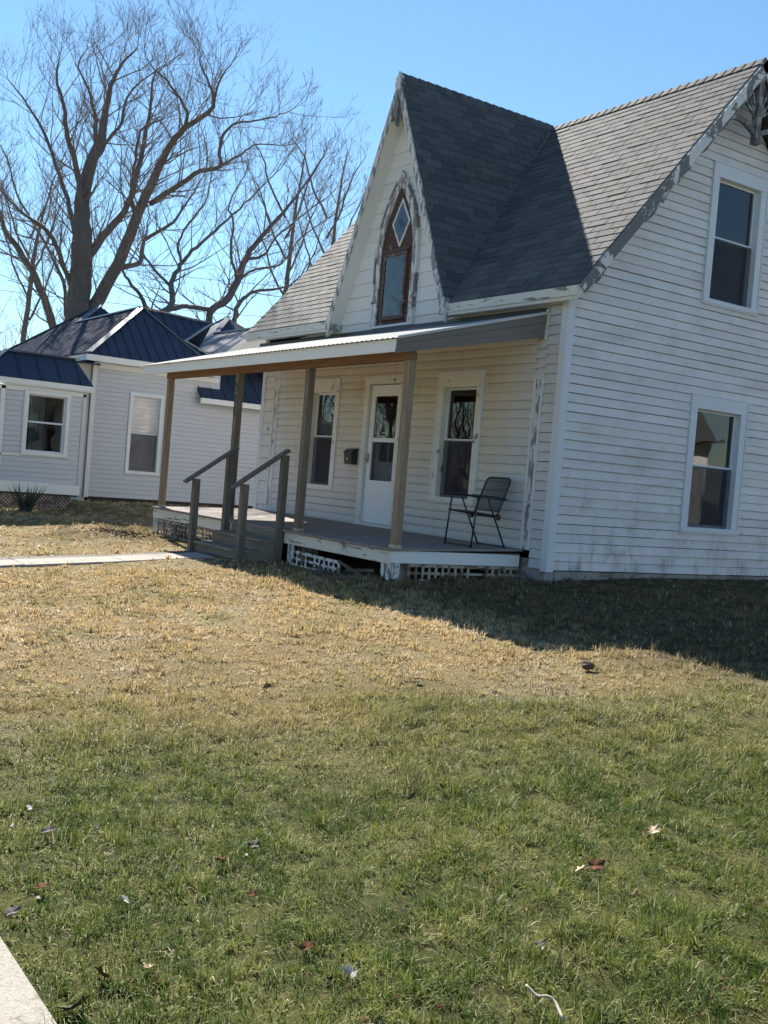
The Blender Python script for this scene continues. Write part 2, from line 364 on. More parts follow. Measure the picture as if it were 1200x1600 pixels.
def window(fn, parent, u0, u1, z0, z1, cas=.115, head=.17, sill=.06, mat='trim_white', mid=.52, sashm='trim_white', depth=.075, gl='glass', screen=True, proud=.03, jch=.018, inner='curtain_dark', curtain=None, muntin=False):
    """outer casing u0..u1, z0..z1; recessed double-hung sash"""
    f = MB(fn)
    f.box(u0, u0+cas, -.03, proud, z0+sill, z1-head); f.box(u1-cas, u1, -.03, proud, z0+sill, z1-head)
    f.box(u0, u1, -.03, proud+.004, z1-head, z1); f.box(u0-.01, u1+.01, -.03, proud+.022, z0, z0+sill)
    w = f.build('window_frame', mat, parent, bevel=.003)
    j = MB(fn)
    for a, b, c, d in ((u0-jch, u0, z0-jch, z1+jch), (u1, u1+jch, z0-jch, z1+jch), (u0, u1, z1, z1+jch), (u0, u1, z0-jch, z0-.001)): j.box(a, b, -.02, proud+.012, c, d)
    j.build('channel_trim', 'trim_white', w)
    a, b, c, d = u0+cas, u1-cas, z0+sill, z1-head
    r = MB(fn); r.box(a-.02, a, -depth-.06, -.03, c, d); r.box(b, b+.02, -depth-.06, -.03, c, d); r.box(a, b, -depth-.06, -.03, d, d+.02); r.box(a, b, -depth-.06, -.03, c-.02, c)
    r.build('window_jamb', mat, w)
    m = c+(d-c)*mid; s = .035
    for nm, l, h, off in (('upper_sash', m-.012, d, 0), ('lower_sash', c, m+.012, .02)):
        q = MB(fn); y0, y1 = -depth-off, -depth+.018-off
        q.box(a, a+s, y0, y1, l, h); q.box(b-s, b, y0, y1, l, h); q.box(a+s, b-s, y0, y1, h-s*.8, h); q.box(a+s, b-s, y0, y1, l, l+s)
        if muntin and nm == 'upper_sash': q.box((a+b)/2-.008, (a+b)/2+.008, y0+.002, y1-.002, l+s, h-s*.8); q.box(a+s, b-s, y0+.003, y1-.003, (l+h)/2-.008, (l+h)/2+.008)
        q.build(nm, sashm, w, bevel=.002)
        MB(fn).box(a+s-.004, b-s+.004, y0+.006, y0+.010, l+s-.004, h-s*.8+.004).build('pane', gl, w)
    if screen:
        MB(fn).box(a+.004, b-.004, -.052, -.050, c, m).build('screen', 'screen', w)
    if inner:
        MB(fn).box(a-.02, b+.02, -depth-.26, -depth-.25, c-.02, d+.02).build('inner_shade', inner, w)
    if curtain:
        k0, k1, mt = curtain; mb = MB(fn); n = 14
        vs = []; 
        for i in range(n+1):
            t = i/n; uu = a+(b-a)*(k0[0]+(k0[1]-k0[0])*t); dd = -depth-.09+.014*math.sin(i*1.9)
            vs += [(uu, dd, c+(d-c)*k1[0]), (uu, dd, c+(d-c)*k1[1])]
        mb.add(vs, [(2*i, 2*i+1, 2*i+3, 2*i+2) for i in range(n)]); mb.build('curtain', mt, w, normals=False)
    return w

# ------------------------------------------------------------------ ground
YS = [-200, -30, -9.4, -7.65, -5.5, -3, -1.9, 0, 2, 6, 40, 300]
ZS = [-.5, -.42, -.34, -.32, -.17, .0, .06, .17, .24, .28, .3, .3]
ZL = [-.5, -.42, -.34, -.32, -.17, -.02, .0, .03, .04, .06, .1, .1]
def gz(x, y):
    a = np.interp(y, YS, ZS); b = np.interp(y, YS, ZL); t = np.clip((x+7)/6, 0, 1); t = t*t*(3-2*t)
    bump = .018*np.sin(1.7*x+.6*y)*np.sin(1.3*y-.4*x)+.008*np.sin(5.1*x+2.2*y)*np.sin(4.3*y-1.1*x)
    nb = np.clip((-9.0-x)/3.5, 0, 1)*np.clip((y+2.0)/1.0, 0, 1); b = b+.20*nb*nb*(3-2*nb)
    return a*t+b*(1-t)+bump*np.clip((np.abs(y+8.6)-.95)/1.2, 0, 1)
def ground_sheet(x0, x1, y0, y1, name, mat, dx, dz=0, kind='structure'):
    xs, ys = (np.concatenate([[-600, -250, -120, -60], np.arange(-40, 40.1, dx), [60, 120, 250, 600]]), np.concatenate([[-600, -200, -100, -60], np.arange(-32, 40.1, dx), [60, 120, 300, 800]])) if x0 is None else (np.arange(x0, x1+1e-6, dx), np.arange(y0, y1+1e-6, dx))
    X, Y = np.meshgrid(xs, ys); Z = gz(X, Y)+dz
    v = np.stack([X, Y, Z], -1).reshape(-1, 3); nx = len(xs); f = [(j*nx+i, j*nx+i+1, (j+1)*nx+i+1, (j+1)*nx+i) for j in range(len(ys)-1) for i in range(nx-1)]
    me = bpy.data.meshes.new(name); me.from_pydata(v.tolist(), [], f); me.shade_smooth(); me.materials.append(M[mat]); o = bpy.data.objects.new(name, me); COL.objects.link(o); o['kind'] = kind; return o
ground_sheet(None, 0, 0, 0, 'ground', 'soil', .4, -.012)
def slab_walk(name, mat, rects, z_of, th=.1):
    first = None
    for i, (x0, x1, y0, y1) in enumerate(rects):
        mb = MB(); zs = [z_of(x, y) for x in (x0, x1) for y in (y0, y1)]
        zt = [z+random.uniform(-.004, .004) for z in zs]
        vs = [(x0, y0, zt[0]), (x0, y1, zt[1]), (x1, y1, zt[3]), (x1, y0, zt[2])]; vs = vs+[(a, b, c-th) for a, b, c in vs]
        mb.add(vs, [(0, 1, 2, 3), (7, 6, 5, 4), (0, 4, 5, 1), (1, 5, 6, 2), (2, 6, 7, 3), (3, 7, 4, 0)])
        if first is None: first = mb.build(name, mat, bevel=.006); first['kind'] = 'structure'
        else: mb.build('slab', mat, first, bevel=.006)
slab_walk('sidewalk', 'concrete', [(a, a+1.49, -9.25, -7.655) for a in np.arange(7.0-1.5*13, 14, 1.5)], lambda x, y: -.295)
slab_walk('walkway', 'concrete', [(-3.92, -3.36, b, b+1.19) for b in np.arange(-2.62-1.2*4, -2.7, 1.2)][::-1], lambda x, y: float(gz(-3.6, y))+.004)
slab_walk('walkway_edge', 'underlay', [(-4.16, -3.925, b, b+1.19) for b in np.arange(-2.62-1.2*4, -2.7, 1.2)][::-1], lambda x, y: float(gz(-3.9, y))-.003)
st = MB(); st.box(-80, 80, -20, -12.2, -.6, -.43); o = st.build('street', 'asphalt'); o['kind'] = 'structure'

# ------------------------------------------------------------------ the farmhouse
H = root('white_farmhouse', (-3.7, 2.7, .2), 'weathered white clapboard farmhouse with steep front gable and covered porch', 'house')
WL = 7.43; D = 5.4; ZB = .3; ZE = 3.52; YR = 2.7; ZR = 6.90; SL = 1.156; EO = .18
GX = -3.6; GZ = 6.93; GH = 1.5; GS = 3.38/1.5; GY = -.22
XR, XL = .31, -7.9
sheath = MB(sidex)
LW = (2.25, 3.36, .85, 2.61); UW = (2.27, 3.35, 3.79, 5.57)
def side_rng(z):
    if z < ZE: return (.0, D)
    t = (z-ZE)/1.156; return (t+.0, D-t)
siding(sidex, H, sheath, lambda z: (max(.085, side_rng(z)[0]), side_rng(z)[1]), ZB, 6.5, .11, [LW, UW], 'clap')
sheath.build('side_wall', 'sheath', H, normals=False)
fw = MB(fronty)
RWN = (-2.35, -1.42, .97, 2.67); LWN = (-5.79, -4.88, .97, 2.67); DR = (-4.155, -3.11, .5, 2.69)
PR0, PR1 = (-.46, -.30, .50, 2.56), (-7.00, -6.84, .5, 2.56)
cprof = ((.004, 1), (.014, .72), (.0185, .3), (.015, .06), (.012, 0))
for a, b in ((-6.84, -.46),):
    siding(fronty, H, fw, lambda z: (a, b), .5, 3.16, .112, [RWN, LWN, DR], 'cream', 'lap_board', cprof, gap=.004)
siding(fronty, H, fw, lambda z: (-.30, -.085), .3, 3.52, .115, [], 'cream', 'lap_board')
siding(fronty, H, fw, lambda z: (-WL+.09, -7.0), .4, 3.3, .20, [], 'trim_old', 'wide_board')
siding(fronty, H, fw, lambda z: (-.46, -.30), 2.56, 3.52, .115, [], 'cream', 'lap_board')
siding(fronty, H, fw, lambda z: (-7.0, -6.84), 2.56, 3.3, .20, [], 'trim_old', 'wide_board')
siding(fronty, H, fw, lambda z: (-.46-1.9, -.46), 3.16, 3.52, .115, [], 'cream', 'lap_board')
LAN = (-4.07, -3.15, 3.42, 4.6)
def gab(z):
    if z < 3.5: return (-WL+.09, -2.36)
    hw = (GZ-.12-z)/GS; return (GX-hw, GX+hw)
siding(fronty, H, fw, gab, 3.3, 6.62, .2, [LAN], 'gable', 'wide_board', ((.003, 1), (.013, 0)), gap=.006)
fw.build('front_wall', 'sheath', H, normals=False)
# left wall of the house (sunlit, seen only in the neighbour's panes) and back wall
lw = MB(lambda u, d, z: (-WL-d, u, z)); jb = MB(lambda u, d, z: (-WL-d, u, z))
siding(None, H, lw, lambda z: side_rng(z), ZB, 6.5, .11, [(4.0, 5.0, .9, 2.6)], 'clap', joined=jb)
lw.build('left_wall', 'sheath', H, normals=False); o = jb.build('left_siding', 'clap', H, normals=False, kind='stuff')
window(lambda u, d, z: (-WL-d, u, z), H, 4.0, 5.0, .9, 2.6)
bw = MB(); bw.box(-WL, 0, D-.03, D, .2, 3.6); bw.build('back_wall', 'trim_old', H)
# interior floor and partitions keep the rooms dim
MB().box(-WL+.1, -.1, .1, D-.1, .25, .3).build('room_floor', 'interior', H)
MB().box(-WL+.1, -.1, .1, D-.1, 3.0, 3.05).build('room_ceiling', 'interior', H)
# foundation
fo = MB(); fo.box(-.14, -.02, .0, D, -.1, .285); fo.box(-WL+.02, -.14, .02, .14, -.1, .40); fo.build('foundation', 'foundation', H)
# corner boards
cb = MB(); cb.box(-.085, .026, -.026, .0, .275, 3.52); cb.box(0, .026, .0, .088, .275, 3.50); cb.build('corner_board', 'trim_white', H, bevel=.003)
cb = MB(); cb.box(-WL-.026, -WL+.09, -.026, 0, .4, 3.5); cb.box(-WL-.026, -WL, 0, .09, .3, 3.5); cb.build('corner_board', 'trim_white', H, bevel=.003)
# frieze under the eaves
for a, b in ((-2.36, -.085), (-WL+.09, -5.05)): MB(fronty).box(a, b, 0, .024, 3.42, 3.53).build('frieze_board', 'trim_old', H)
# old pilaster strips at the porch ends
for (a, b, c, d) in (PR0, PR1):
    p = MB(fronty).box(a+.03, b-.03, -.02, .018, c, d).build('pilaster', 'trim_peel', H)
    q = MB(fronty); q.box(a, a+.03, -.02, .034, c, d); q.box(b-.03, b, -.02, .034, c, d); q.box(a+.03, b-.03, -.02, .03, d-.02, d+.01); q.build('pilaster_edge', 'trim_white', p)
# windows
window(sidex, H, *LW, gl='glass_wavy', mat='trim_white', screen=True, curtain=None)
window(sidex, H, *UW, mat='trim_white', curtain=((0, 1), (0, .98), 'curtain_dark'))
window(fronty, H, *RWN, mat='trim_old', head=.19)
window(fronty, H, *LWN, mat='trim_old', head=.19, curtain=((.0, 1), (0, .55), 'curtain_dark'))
# front door with storm door
f = MB(fronty); f.box(-4.155, -4.04, -.03, .035, .5, 2.69); f.box(-3.22, -3.11, -.03, .035, .5, 2.69); f.box(-4.04, -3.22, -.03, .037, 2.57, 2.69); f.box(-4.04, -3.22, -.06, .05, .50, .545)
DF = f.build('door_frame', 'trim_old', H, bevel=.003)
d = MB(fronty); x0, x1, z0, z1 = -4.03, -3.23, .55, 2.56
d.box(x0, x0+.11, -.05, -.015, z0, z1); d.box(x1-.11, x1, -.05, -.015, z0, z1); d.box(x0+.11, x1-.11, -.05, -.016, 2.40, z1); d.box(x0+.11, x1-.11, -.05, -.016, 1.73, 1.79); d.box(x0+.11, x1-.11, -.05, -.016, z0, 1.17)
d.box(x0+.09, x0+.11, -.017, -.008, 1.13, 2.43); d.box(x1-.11, x1-.09, -.017, -.008, 1.13, 2.43); d.box(x0+.11, x1-.11, -.017, -.008, 1.13, 1.17)
DO = d.build('door', 'door_white', H, bevel=.002)
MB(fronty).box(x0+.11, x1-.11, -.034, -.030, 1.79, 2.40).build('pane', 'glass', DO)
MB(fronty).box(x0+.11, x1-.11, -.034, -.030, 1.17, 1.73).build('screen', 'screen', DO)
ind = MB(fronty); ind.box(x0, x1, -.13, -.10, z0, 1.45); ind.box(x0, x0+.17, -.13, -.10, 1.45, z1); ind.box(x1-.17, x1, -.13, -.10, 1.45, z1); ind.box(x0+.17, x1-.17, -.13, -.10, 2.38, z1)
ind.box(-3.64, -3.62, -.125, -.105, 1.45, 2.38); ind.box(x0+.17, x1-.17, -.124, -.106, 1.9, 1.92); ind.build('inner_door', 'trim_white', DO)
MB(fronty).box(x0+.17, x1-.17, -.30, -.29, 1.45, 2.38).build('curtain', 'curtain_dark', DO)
hh = MB(fronty); hh.box(x0+.03, x0+.055, -.015, .01, 1.42, 1.56); hh.tube([(x0+.042, .0, 1.47), (x0+.042, .05, 1.47)], .012); hh.tube([(x0+.042, .05, 1.47), (x0+.11, .05, 1.47)], .010); hh.build('handle', 'handle', DO)
# lancet window in the gable
def arch(hw, zb, zs, za, n=12):
    L = [(-hw, zb)]
    for i in range(n+1):
        t = i/n; a = t*math.pi/2
        L.append((-hw*(1-t**2.15), zs+(za-zs)*t))
    return L+[(-x, z) for x, z in L[-2::-1]]
cx = -3.61
def ring(o_, i_, d0, d1, name, mat, par):
    mb = MB(fronty); n = len(o_)
    vs = [(cx+x, d, z) for P in (o_, i_) for d in (d0, d1) for x, z in P]
    q = []
    for i in range(n-1):
        q += [(n+i, n+i+1, 3*n+i+1, 3*n+i), (i, i+1, n+i+1, n+i), (2*n+i, 2*n+i+1, 3*n+i+1, 3*n+i)]
    q += [(0, n, 3*n, 2*n), (n-1, 2*n-1, 4*n-1, 3*n-1)]
    mb.add(vs, q); return mb.build(name, mat, par)
LC = ring(arch(.50, 3.42, 4.35, 5.57), arch(.40, 3.42, 4.35, 5.40), -.01, .045, 'lancet_window', 'trim_peel', H)
ring(arch(.535, 3.42, 4.35, 5.62), arch(.50, 3.42, 4.35, 5.57), -.01, .06, 'arch_moulding', 'barge_peel', LC)
mb = MB(fronty); P = arch(.41, 3.42, 4.35, 5.41); mb.prism([(cx+x, .0, z) for x, z in P], (0, .022, 0)); mb.build('arched_panel', 'lancet_brown', LC)
dm = [(0, -.30), (.19, 0), (0, .30), (-.19, 0)]; dc = (-3.56, 4.87)
mb = MB(fronty)
for k in range(4):
    a, b = dm[k], dm[(k+1) % 4]; s = 1.16
    mb.prism([(dc[0]+a[0], .02, dc[1]+a[1]), (dc[0]+b[0], .02, dc[1]+b[1]), (dc[0]+b[0]*s, .02, dc[1]+b[1]*s), (dc[0]+a[0]*s, .02, dc[1]+a[1]*s)], (0, .02, 0))
DF2 = mb.build('diamond_frame', 'trim_old', LC)
MB(fronty).prism([(dc[0]+a, .0225, dc[1]+b) for a, b in dm], (0, .003, 0)).build('curtain', 'curtain_dark', DF2)
MB(fronty).prism([(dc[0]+a, .030, dc[1]+b) for a, b in dm], (0, .003, 0)).build('pane', 'glass', DF2)
mb = MB(fronty); a, b, c, e = -3.86, -3.38, 3.54, 4.40; t = .055
mb.box(a-t, a, .015, .055, c-t, e+t); mb.box(b, b+t, .015, .055, c-t, e+t); mb.box(a, b, .015, .057, e, e+t); mb.box(a, b, .015, .060, c-t, c); mb.box(a-.09, b+.09, .01, .05, e+t+.012, e+t+.045)
SF = mb.build('lower_sash', 'frame_brown', LC, bevel=.003)
MB(fronty).box(a, b, .022, .024, c, e).build('backing', 'curtain_dark', SF)
cu = MB(fronty); vs = []
for i in range(13): uu = a+.07+(b-a-.07)*i/12; vs += [(uu, .029+.003*math.sin(i*2), c), (uu, .029+.003*math.sin(i*2), e-.22-.06*math.sin(i*.4))]
cu.add(vs, [(2*i, 2*i+1, 2*i+3, 2*i+2) for i in range(12)]); cu.build('curtain', 'curtain', SF, normals=False)
MB(fronty).box(a, b, .040, .043, c, e).build('pane', 'glass', SF)
MB(fronty).box(cx-.53, cx+.53, -.01, .055, 3.385, 3.42).build('lancet_sill', 'trim_white', LC)

# ---- roof
RF = None
def slab(polys3, nrm, th, name, mat, par):
    mb = MB()
    for P in polys3: mb.prism([Vector(p)-Vector((0, 0, .014)) for p in P], Vector((0, 0, -th/Vector(nrm).z)))
    return mb.build(name, mat, par)
n_main = Vector((0, -SL, 1)).normalized(); v_main = Vector((0, 1, SL)).normalized(); LEN = 2.88*math.sqrt(1+SL*SL)
O_main = Vector((0, -EO, 3.57))
def PM(x, v): return O_main+Vector((x, 0, 0))+v_main*v
n_back = Vector((0, SL, 1)).normalized()
xb = GX+GH
mainR = [(xb+.02, 0), (XR, 0), (XR, LEN), (GX, LEN)]; mainL = [(XL, 0), (GX-GH-.02, 0), (GX, LEN), (XL, LEN)]
RF = slab([[PM(*p) for p in mainR], [PM(*p) for p in mainL]], n_main, .10, 'roof', 'soffit', H)
slab([[(XR, 2*YR+EO, 3.57), (XL, 2*YR+EO, 3.57), (XL, YR, ZR), (XR, YR, ZR)]], n_back, .10, 'rear_slope', 'shingle', H)
GL = math.hypot(GH, 3.38)
nR = Vector((3.38, 0, GH)).normalized(); nL = Vector((-3.38, 0, GH)).normalized()
def PG(y, w, s=1): return Vector((GX+s*GH*w/GL, y, GZ-3.38*w/GL))
gR = [(GY, 0), (GY, GL), (-EO, GL), (YR, 0)]
slab([[PG(*p) for p in gR]], nR, .09, 'gable_roof', 'soffit', H); slab([[PG(p[0], p[1], -1) for p in gR]], nL, .09, 'gable_roof', 'soffit', H)
cands = []
def shingles(P, nrm, region, v0, v1, expo=.13, tab=.305):
    row = 0; v = v0
    us = [p[0] for p in region]; u0, u1 = min(us), max(us)
    while v < v1:
        off = (row % 2)*tab*.5+(row % 7)*.013; u = u0-off-tab
        while u < u1:
            w = tab
            q = clip_convex([(u+.006, v), (u+w-.006, v), (u+w-.006, v+expo+.012), (u+.006, v+expo+.012)], region)
            if len(q) >= 3:
                lift = random.uniform(.005, .009) * (1.4 if random.random() < .15 else 1)
                lo = [P(*p)+nrm*-.011 for p in q]; hi = [P(*p)+nrm*(.002+lift*(1-(p[1]-v)/(expo+.012))) for p in q]
                n = len(q); c = sum(hi, Vector())/n
                cands.append(((c-CAM).length, hi+lo, [tuple(range(n))]+[(i, n+i, n+(i+1) % n, (i+1) % n) for i in range(n)], random.random()))
            u += tab
        v += expo; row += 1
shingles(PM, n_main, [(p[0]-(.02 if p[1] > 1 else 0), p[1]) for p in mainR], 0, LEN)
shingles(PM, n_main, mainL, 0, LEN)
gu = [(p[0], GL-p[1]) for p in gR]
shingles(lambda y, v: PG(y, GL-v), nR, gu, 0, GL)
shingles(lambda y, v: PG(y, GL-v, -1), nL, gu, 0, GL)
cands.sort(key=lambda t: t[0])
rest = MB()
for i, (dist, vs, fs, tn) in enumerate(cands):
    vs = [tuple(v) for v in vs]
    if i < 300: mb = MB(); mb.add(vs, fs, tn); mb.build('shingle', 'shingle', RF)
    else: rest.add(vs, fs, tn)
rest.build('shingle_field', 'shingle', RF, kind='stuff', normals=False)
# ridge caps
def caps(p, q, nA, nB, wdt=.14):
    p, q = Vector(p), Vector(q); L = (q-p).length; d = (q-p)/L; n = int(L/.15)
    mb = MB(); up = (nA+nB).normalized()
    for i in range(n):
        a = p+d*(L*i/n); b = p+d*(L*(i+1)/n+.02); la, lb = .022, .008
        for nn in (nA, nB):
            t = d.cross(nn); t = t if t.z < 0 else -t
            if t.z > 0: t = -t
            tn = random.random()
            mb.add([tuple(a+up*la), tuple(b+up*lb), tuple(b+up*lb+t*wdt), tuple(a+up*la+t*wdt), tuple(a-up*.01), tuple(a-up*.01+t*wdt)], [(0, 1, 2, 3), (0, 3, 5, 4)], tn)
    return mb.build('ridge_cap', 'shingle', RF, normals=False)
caps((XR, YR, ZR+.01), (XL, YR, ZR+.01), n_main, n_back); caps((GX, GY, GZ+.01), (GX, YR, GZ+.01), nR, nL)
# barge boards (rakes) with peeled paint, eave fascias, soffit returns
def barge(a, b, out, name, mat, drop=.15, th=.028, par=H, shift=0):
    a, b, out = Vector(a), Vector(b), Vector(out); d = (b-a).normalized(); dn = d.cross(out).normalized()
    if dn.z > 0: dn = -dn
    return MB().prism([a-out*0+dn*.008, b+dn*.008, b+dn*drop, a+dn*drop], out*th).build(name, mat, par)
barge((XR, -EO, 3.57), (XR, YR, ZR), (1, 0, 0), 'barge_board', 'barge_peel', .13)
barge((XR, 2*YR+EO, 3.57), (XR, YR+.001, ZR), (1, 0, 0), 'barge_board', 'barge_peel', .13)
barge((GX, GY, GZ-.01), (GX+GH, GY, 3.55), (0, -1, 0), 'barge_board', 'trim_peel', .10, .024)
barge((GX, GY, GZ-.01), (GX-GH, GY, 3.55), (0, -1, 0), 'barge_board', 'trim_peel', .10, .024)
# scalloped remains of the verge trim, pieces of different lengths along the rake
for t0, t1 in ((.05, .11), (.30, .36), (.385, .425), (.47, .54), (.60, .78), (.80, .985)):
    p0, p1 = Vector((XR-.012, -EO+2.88*t0, 3.57+3.33*t0)), Vector((XR-.012, -EO+2.88*t1, 3.57+3.33*t1)); dn = Vector((0, .756, -.654))
    n = max(3, int((t1-t0)*4.4/.08)); lo = []
    for i in range(n+1):
        t = i/n; lo.append(p0+(p1-p0)*t+dn*(.165+.014*math.sin(i*1.3+t0*20)))
    MB().prism([p0+dn*.10, p1+dn*.10]+lo[::-1], (.018, 0, 0)).build('verge_trim', 'ornament', H)
# eave fascias
for a, b in ((GX+GH-.03, XR), (XL, GX-GH+.03)):
    MB().box(a, b, -EO-.02, -EO+.004, 3.445, 3.555).build('eave_fascia', 'fascia_peel', H)
    MB().box(a, b-(.31 if b > 0 else 0), -EO+.004, 0, 3.50, 3.515).build('eave_soffit', 'soffit', H)
for sx_ in (1, -1):
    x = GX+sx_*GH; MB().prism([(x+sx_*.02, GY-.02, 3.56), (x-sx_*.05, GY-.02, 3.66), (x-sx_*.11, GY-.02, 3.42), (x+sx_*.01, GY-.02, 3.42)], (0, .20, 0)).build('rake_return', 'trim_peel', H)
# peak ornament, side gable: king post, arched braces and spokes
px = XR-.05
KP = MB().box(px-.045, px+.045, YR-.045, YR+.045, ZR-1.02, ZR-.12).build('king_post', 'ornament', H, bevel=.008)
MB().prism([(px-.05, YR-.05, ZR-1.02), (px+.05, YR-.05, ZR-1.02), (px+.05, YR+.05, ZR-1.02), (px-.05, YR+.05, ZR-1.02)], (0, 0, -.05)).build('post_drop', 'ornament', KP, bevel=.012)
for s_ in (1, -1):
    pts = [(px, YR+s_*(.045+.60*t), ZR-.93+.02*t+.10*math.sin(math.pi*t)) for t in np.linspace(0, 1, 9)]
    mb = MB()
    for a, b in zip(pts, pts[1:]): mb.bar(a, b, .05, .06)
    mb.build('curved_brace', 'ornament', KP)
    for ang, ln in ((72, .30), (52, .36), (33, .42)):
        c_, sn = math.cos(R(ang)), math.sin(R(ang)); mb = MB(); mb.bar((px, YR+s_*.04, ZR-.72), (px, YR+s_*(.04+ln*c_), ZR-.72+ln*sn), .03, .028)
        mb.build('spoke', 'ornament', KP)
    MB().prism([(px-.02, YR, ZR-.16), (px-.02, YR+s_*.66, ZR-.93), (px-.02, YR+s_*.60, ZR-.93), (px-.02, YR, ZR-.24)], (.03, 0, 0)).build('brace_rail', 'ornament', KP)
# peak ornament, front gable: fretwork plate with scroll ends
hwid = lambda z: (GZ-.08-z)/GS
z0 = 6.30; pts = [(GX, GZ-.03)]
pts += [(GX+hwid(z0+.12)-.02, z0+.12), (GX+.21, z0+.08), (GX+.16, z0+.0), (GX+.11, z0+.06), (GX+.075, z0-.02), (GX+.04, z0-.06), (GX, z0-.11), (GX-.04, z0-.06), (GX-.075, z0-.02), (GX-.11, z0+.06), (GX-.16, z0), (GX-.21, z0+.08), (GX-hwid(z0+.12)+.02, z0+.12)]
FP = MB().prism([(x, GY+.0, z) for x, z in pts], (0, .03, 0)).build('gable_fretwork', 'ornament', H)
for s_ in (-1, 1):
    for cx2, cz2, rr in ((.10, z0+.17, .045), (.055, z0+.30, .03)):
        c0 = Vector((GX+s_*cx2, GY-.006, cz2)); MB().tube([c0+Vector((math.cos(a)*rr*(1-.05*i), 0, math.sin(a)*rr*(1-.05*i))) for i, a in enumerate(np.linspace(0, 5.2, 12))], .011, 5).build('scroll', 'ornament', FP)
MB().prism([(GX, GY-.035, GZ+.035), (GX+.085, GY-.035, GZ-.14), (GX+.05, GY-.035, GZ-.22), (GX-.05, GY-.035, GZ-.22), (GX-.085, GY-.035, GZ-.14)], (0, .05, 0)).build('peak_cap', 'barge_peel', FP)
MB().box(GX-.02, GX+.02, GY-.02, GY, z0-.08, z0+.5).build('pendant', 'ornament', FP)

# ---- porch
XP0, XP1, YP = -7.34, -.45, -1.89; ZFW, ZFF = .50, .445
def zf(y): return ZFW+(ZFF-ZFW)*(y/YP)
FL = MB().prism([(XP0+.03, 0, .43), (XP1-.03, 0, .43), (XP1-.03, YP+.03, .385), (XP0+.03, YP+.03, .385)], (0, 0, .018)).build('porch_floor', 'debris_wood', H)
n = 76; w = (XP1-XP0+.05)/n
for i in range(n):
    a = XP0-.02+i*w; b = a+w-.004; t = random.uniform(-.0015, .0015); yf = YP-.035+random.uniform(-.006, .006)
    mb = MB(); mb.prism([(a, .0, ZFW+t), (b, .0, ZFW+t), (b, yf, zf(YP)+t), (a, yf, zf(YP)+t)], (0, 0, -.028)); mb.build('plank', 'deck', FL)
    
def rim(x0, x1, y0, y1, z0, z1, name='rim_board', mat='fascia_peel'): return MB().box(x0, x1, y0, y1, z0, z1).build(name, mat, H, bevel=.003)
rim(XP0, -4.46, YP, YP+.03, .265, .41); rim(-2.91, XP1-.02, YP, YP+.03, .27, .41); 
rim(XP1-.02, XP1+.005, YP, -.03, .285, .425, mat='porch_fascia'); rim(XP0-.005, XP0+.02, YP+.03, 0, .27, .42)
# stub boards at the corners, dark joists below
for a, b, z0 in ((-.56, -.47, .10), (-.66, -.585, .13), (-2.80, -2.66, .04), (-7.33, -7.20, .02)):
    MB().prism([(a, YP+.005, z0+random.uniform(0, .04)), (a+(b-a)*.5, YP+.005, z0-.02), (b, YP+.005, z0+.03), (b, YP+.005, .30), (a, YP+.005, .30)], (0, .022, 0)).build('skirt_stub', 'trim_peel', H)
MB().prism([(XP1-.01, YP+.02, .11), (XP1-.01, YP+.11, .12), (XP1-.01, YP+.11, .29), (XP1-.01, YP+.02, .29)], (.02, 0, 0)).build('skirt_stub', 'trim_peel', H)
for y in (-.3, -1.0, -1.6): MB().box(XP0+.05, XP1-.06, y, y+.045, .29, .38).build('floor_joist', 'debris_wood', H)
for x in (-6.9, -4.6, -2.8, -.75): MB().box(x, x+.2, -1.75, -1.55, -.05, .29).build('pier', 'foundation', H)
def lattice(org, du, L, hgt, mat, pitch=.098, sl=.036, name='lattice_panel', skip=(), rows=3, tilt=0, thick=.012):
    """frame plus vertical and horizontal slats, du = horizontal direction"""
    org, du = Vector(org), Vector(du).normalized(); up = Vector((0, 0, 1)); ca, sa = math.cos(tilt), math.sin(tilt)
    a, b = du*ca+up*sa, up*ca-du*sa; nrm = du.cross(up)
    def quad(u0, u1, v0, v1, off, th, nm, par, mt):
        P = [org+a*u+b*v+nrm*off for u, v in ((u0, v0), (u1, v0), (u1, v1), (u0, v1))]
        return MB().prism(P, nrm*th).build(nm, mt, par)
    fr = quad(0, L, hgt-.035, hgt, .002, .02, name, H, mat)
    quad(0, L, 0, .03, .002, .02, 'bottom_rail', fr, mat); quad(0, .035, .03, hgt-.035, .003, .018, 'side_rail', fr, mat); quad(L-.035, L, .03, hgt-.035, .003, .018, 'side_rail', fr, mat)
    nv = int((L-.07)/pitch)
    for i in range(1, nv+1):
        if i in skip: continue
        u = .035+i*(L-.07)/(nv+1); quad(u-sl/2, u+sl/2, .03, hgt-.035, .006, .008, 'slat', fr, mat)
    for j in range(1, rows): v = .03+(hgt-.065)*j/rows; quad(.035, L-.035, v-sl*.45, v+sl*.45, -.004, .008, 'slat', fr, mat)
    return fr
lattice((XP1-.03, -1.66, .075), (0, 1, 0), 1.66, .205, 'lattice_old', rows=2, skip=(10, 11), pitch=.094)
lattice((-7.16, YP+.035, -.0), (1, 0, 0), 2.66, .25, 'lattice_old', rows=3, pitch=.115, skip=(5, 13, 14))
lattice((-2.62, YP-.02, .015), (1, 0, 0), 1.16, .20, 'lattice_white', rows=2, pitch=.11, tilt=-.02, skip=(4,))
for a, b in (((-1.48, -1.93, .19), (-.80, -1.96, .06)), ((-1.35, -1.90, .10), (-.72, -1.93, .17))):
    MB().bar(a, b, .012, .035).build('broken_slat', 'debris_wood', H)
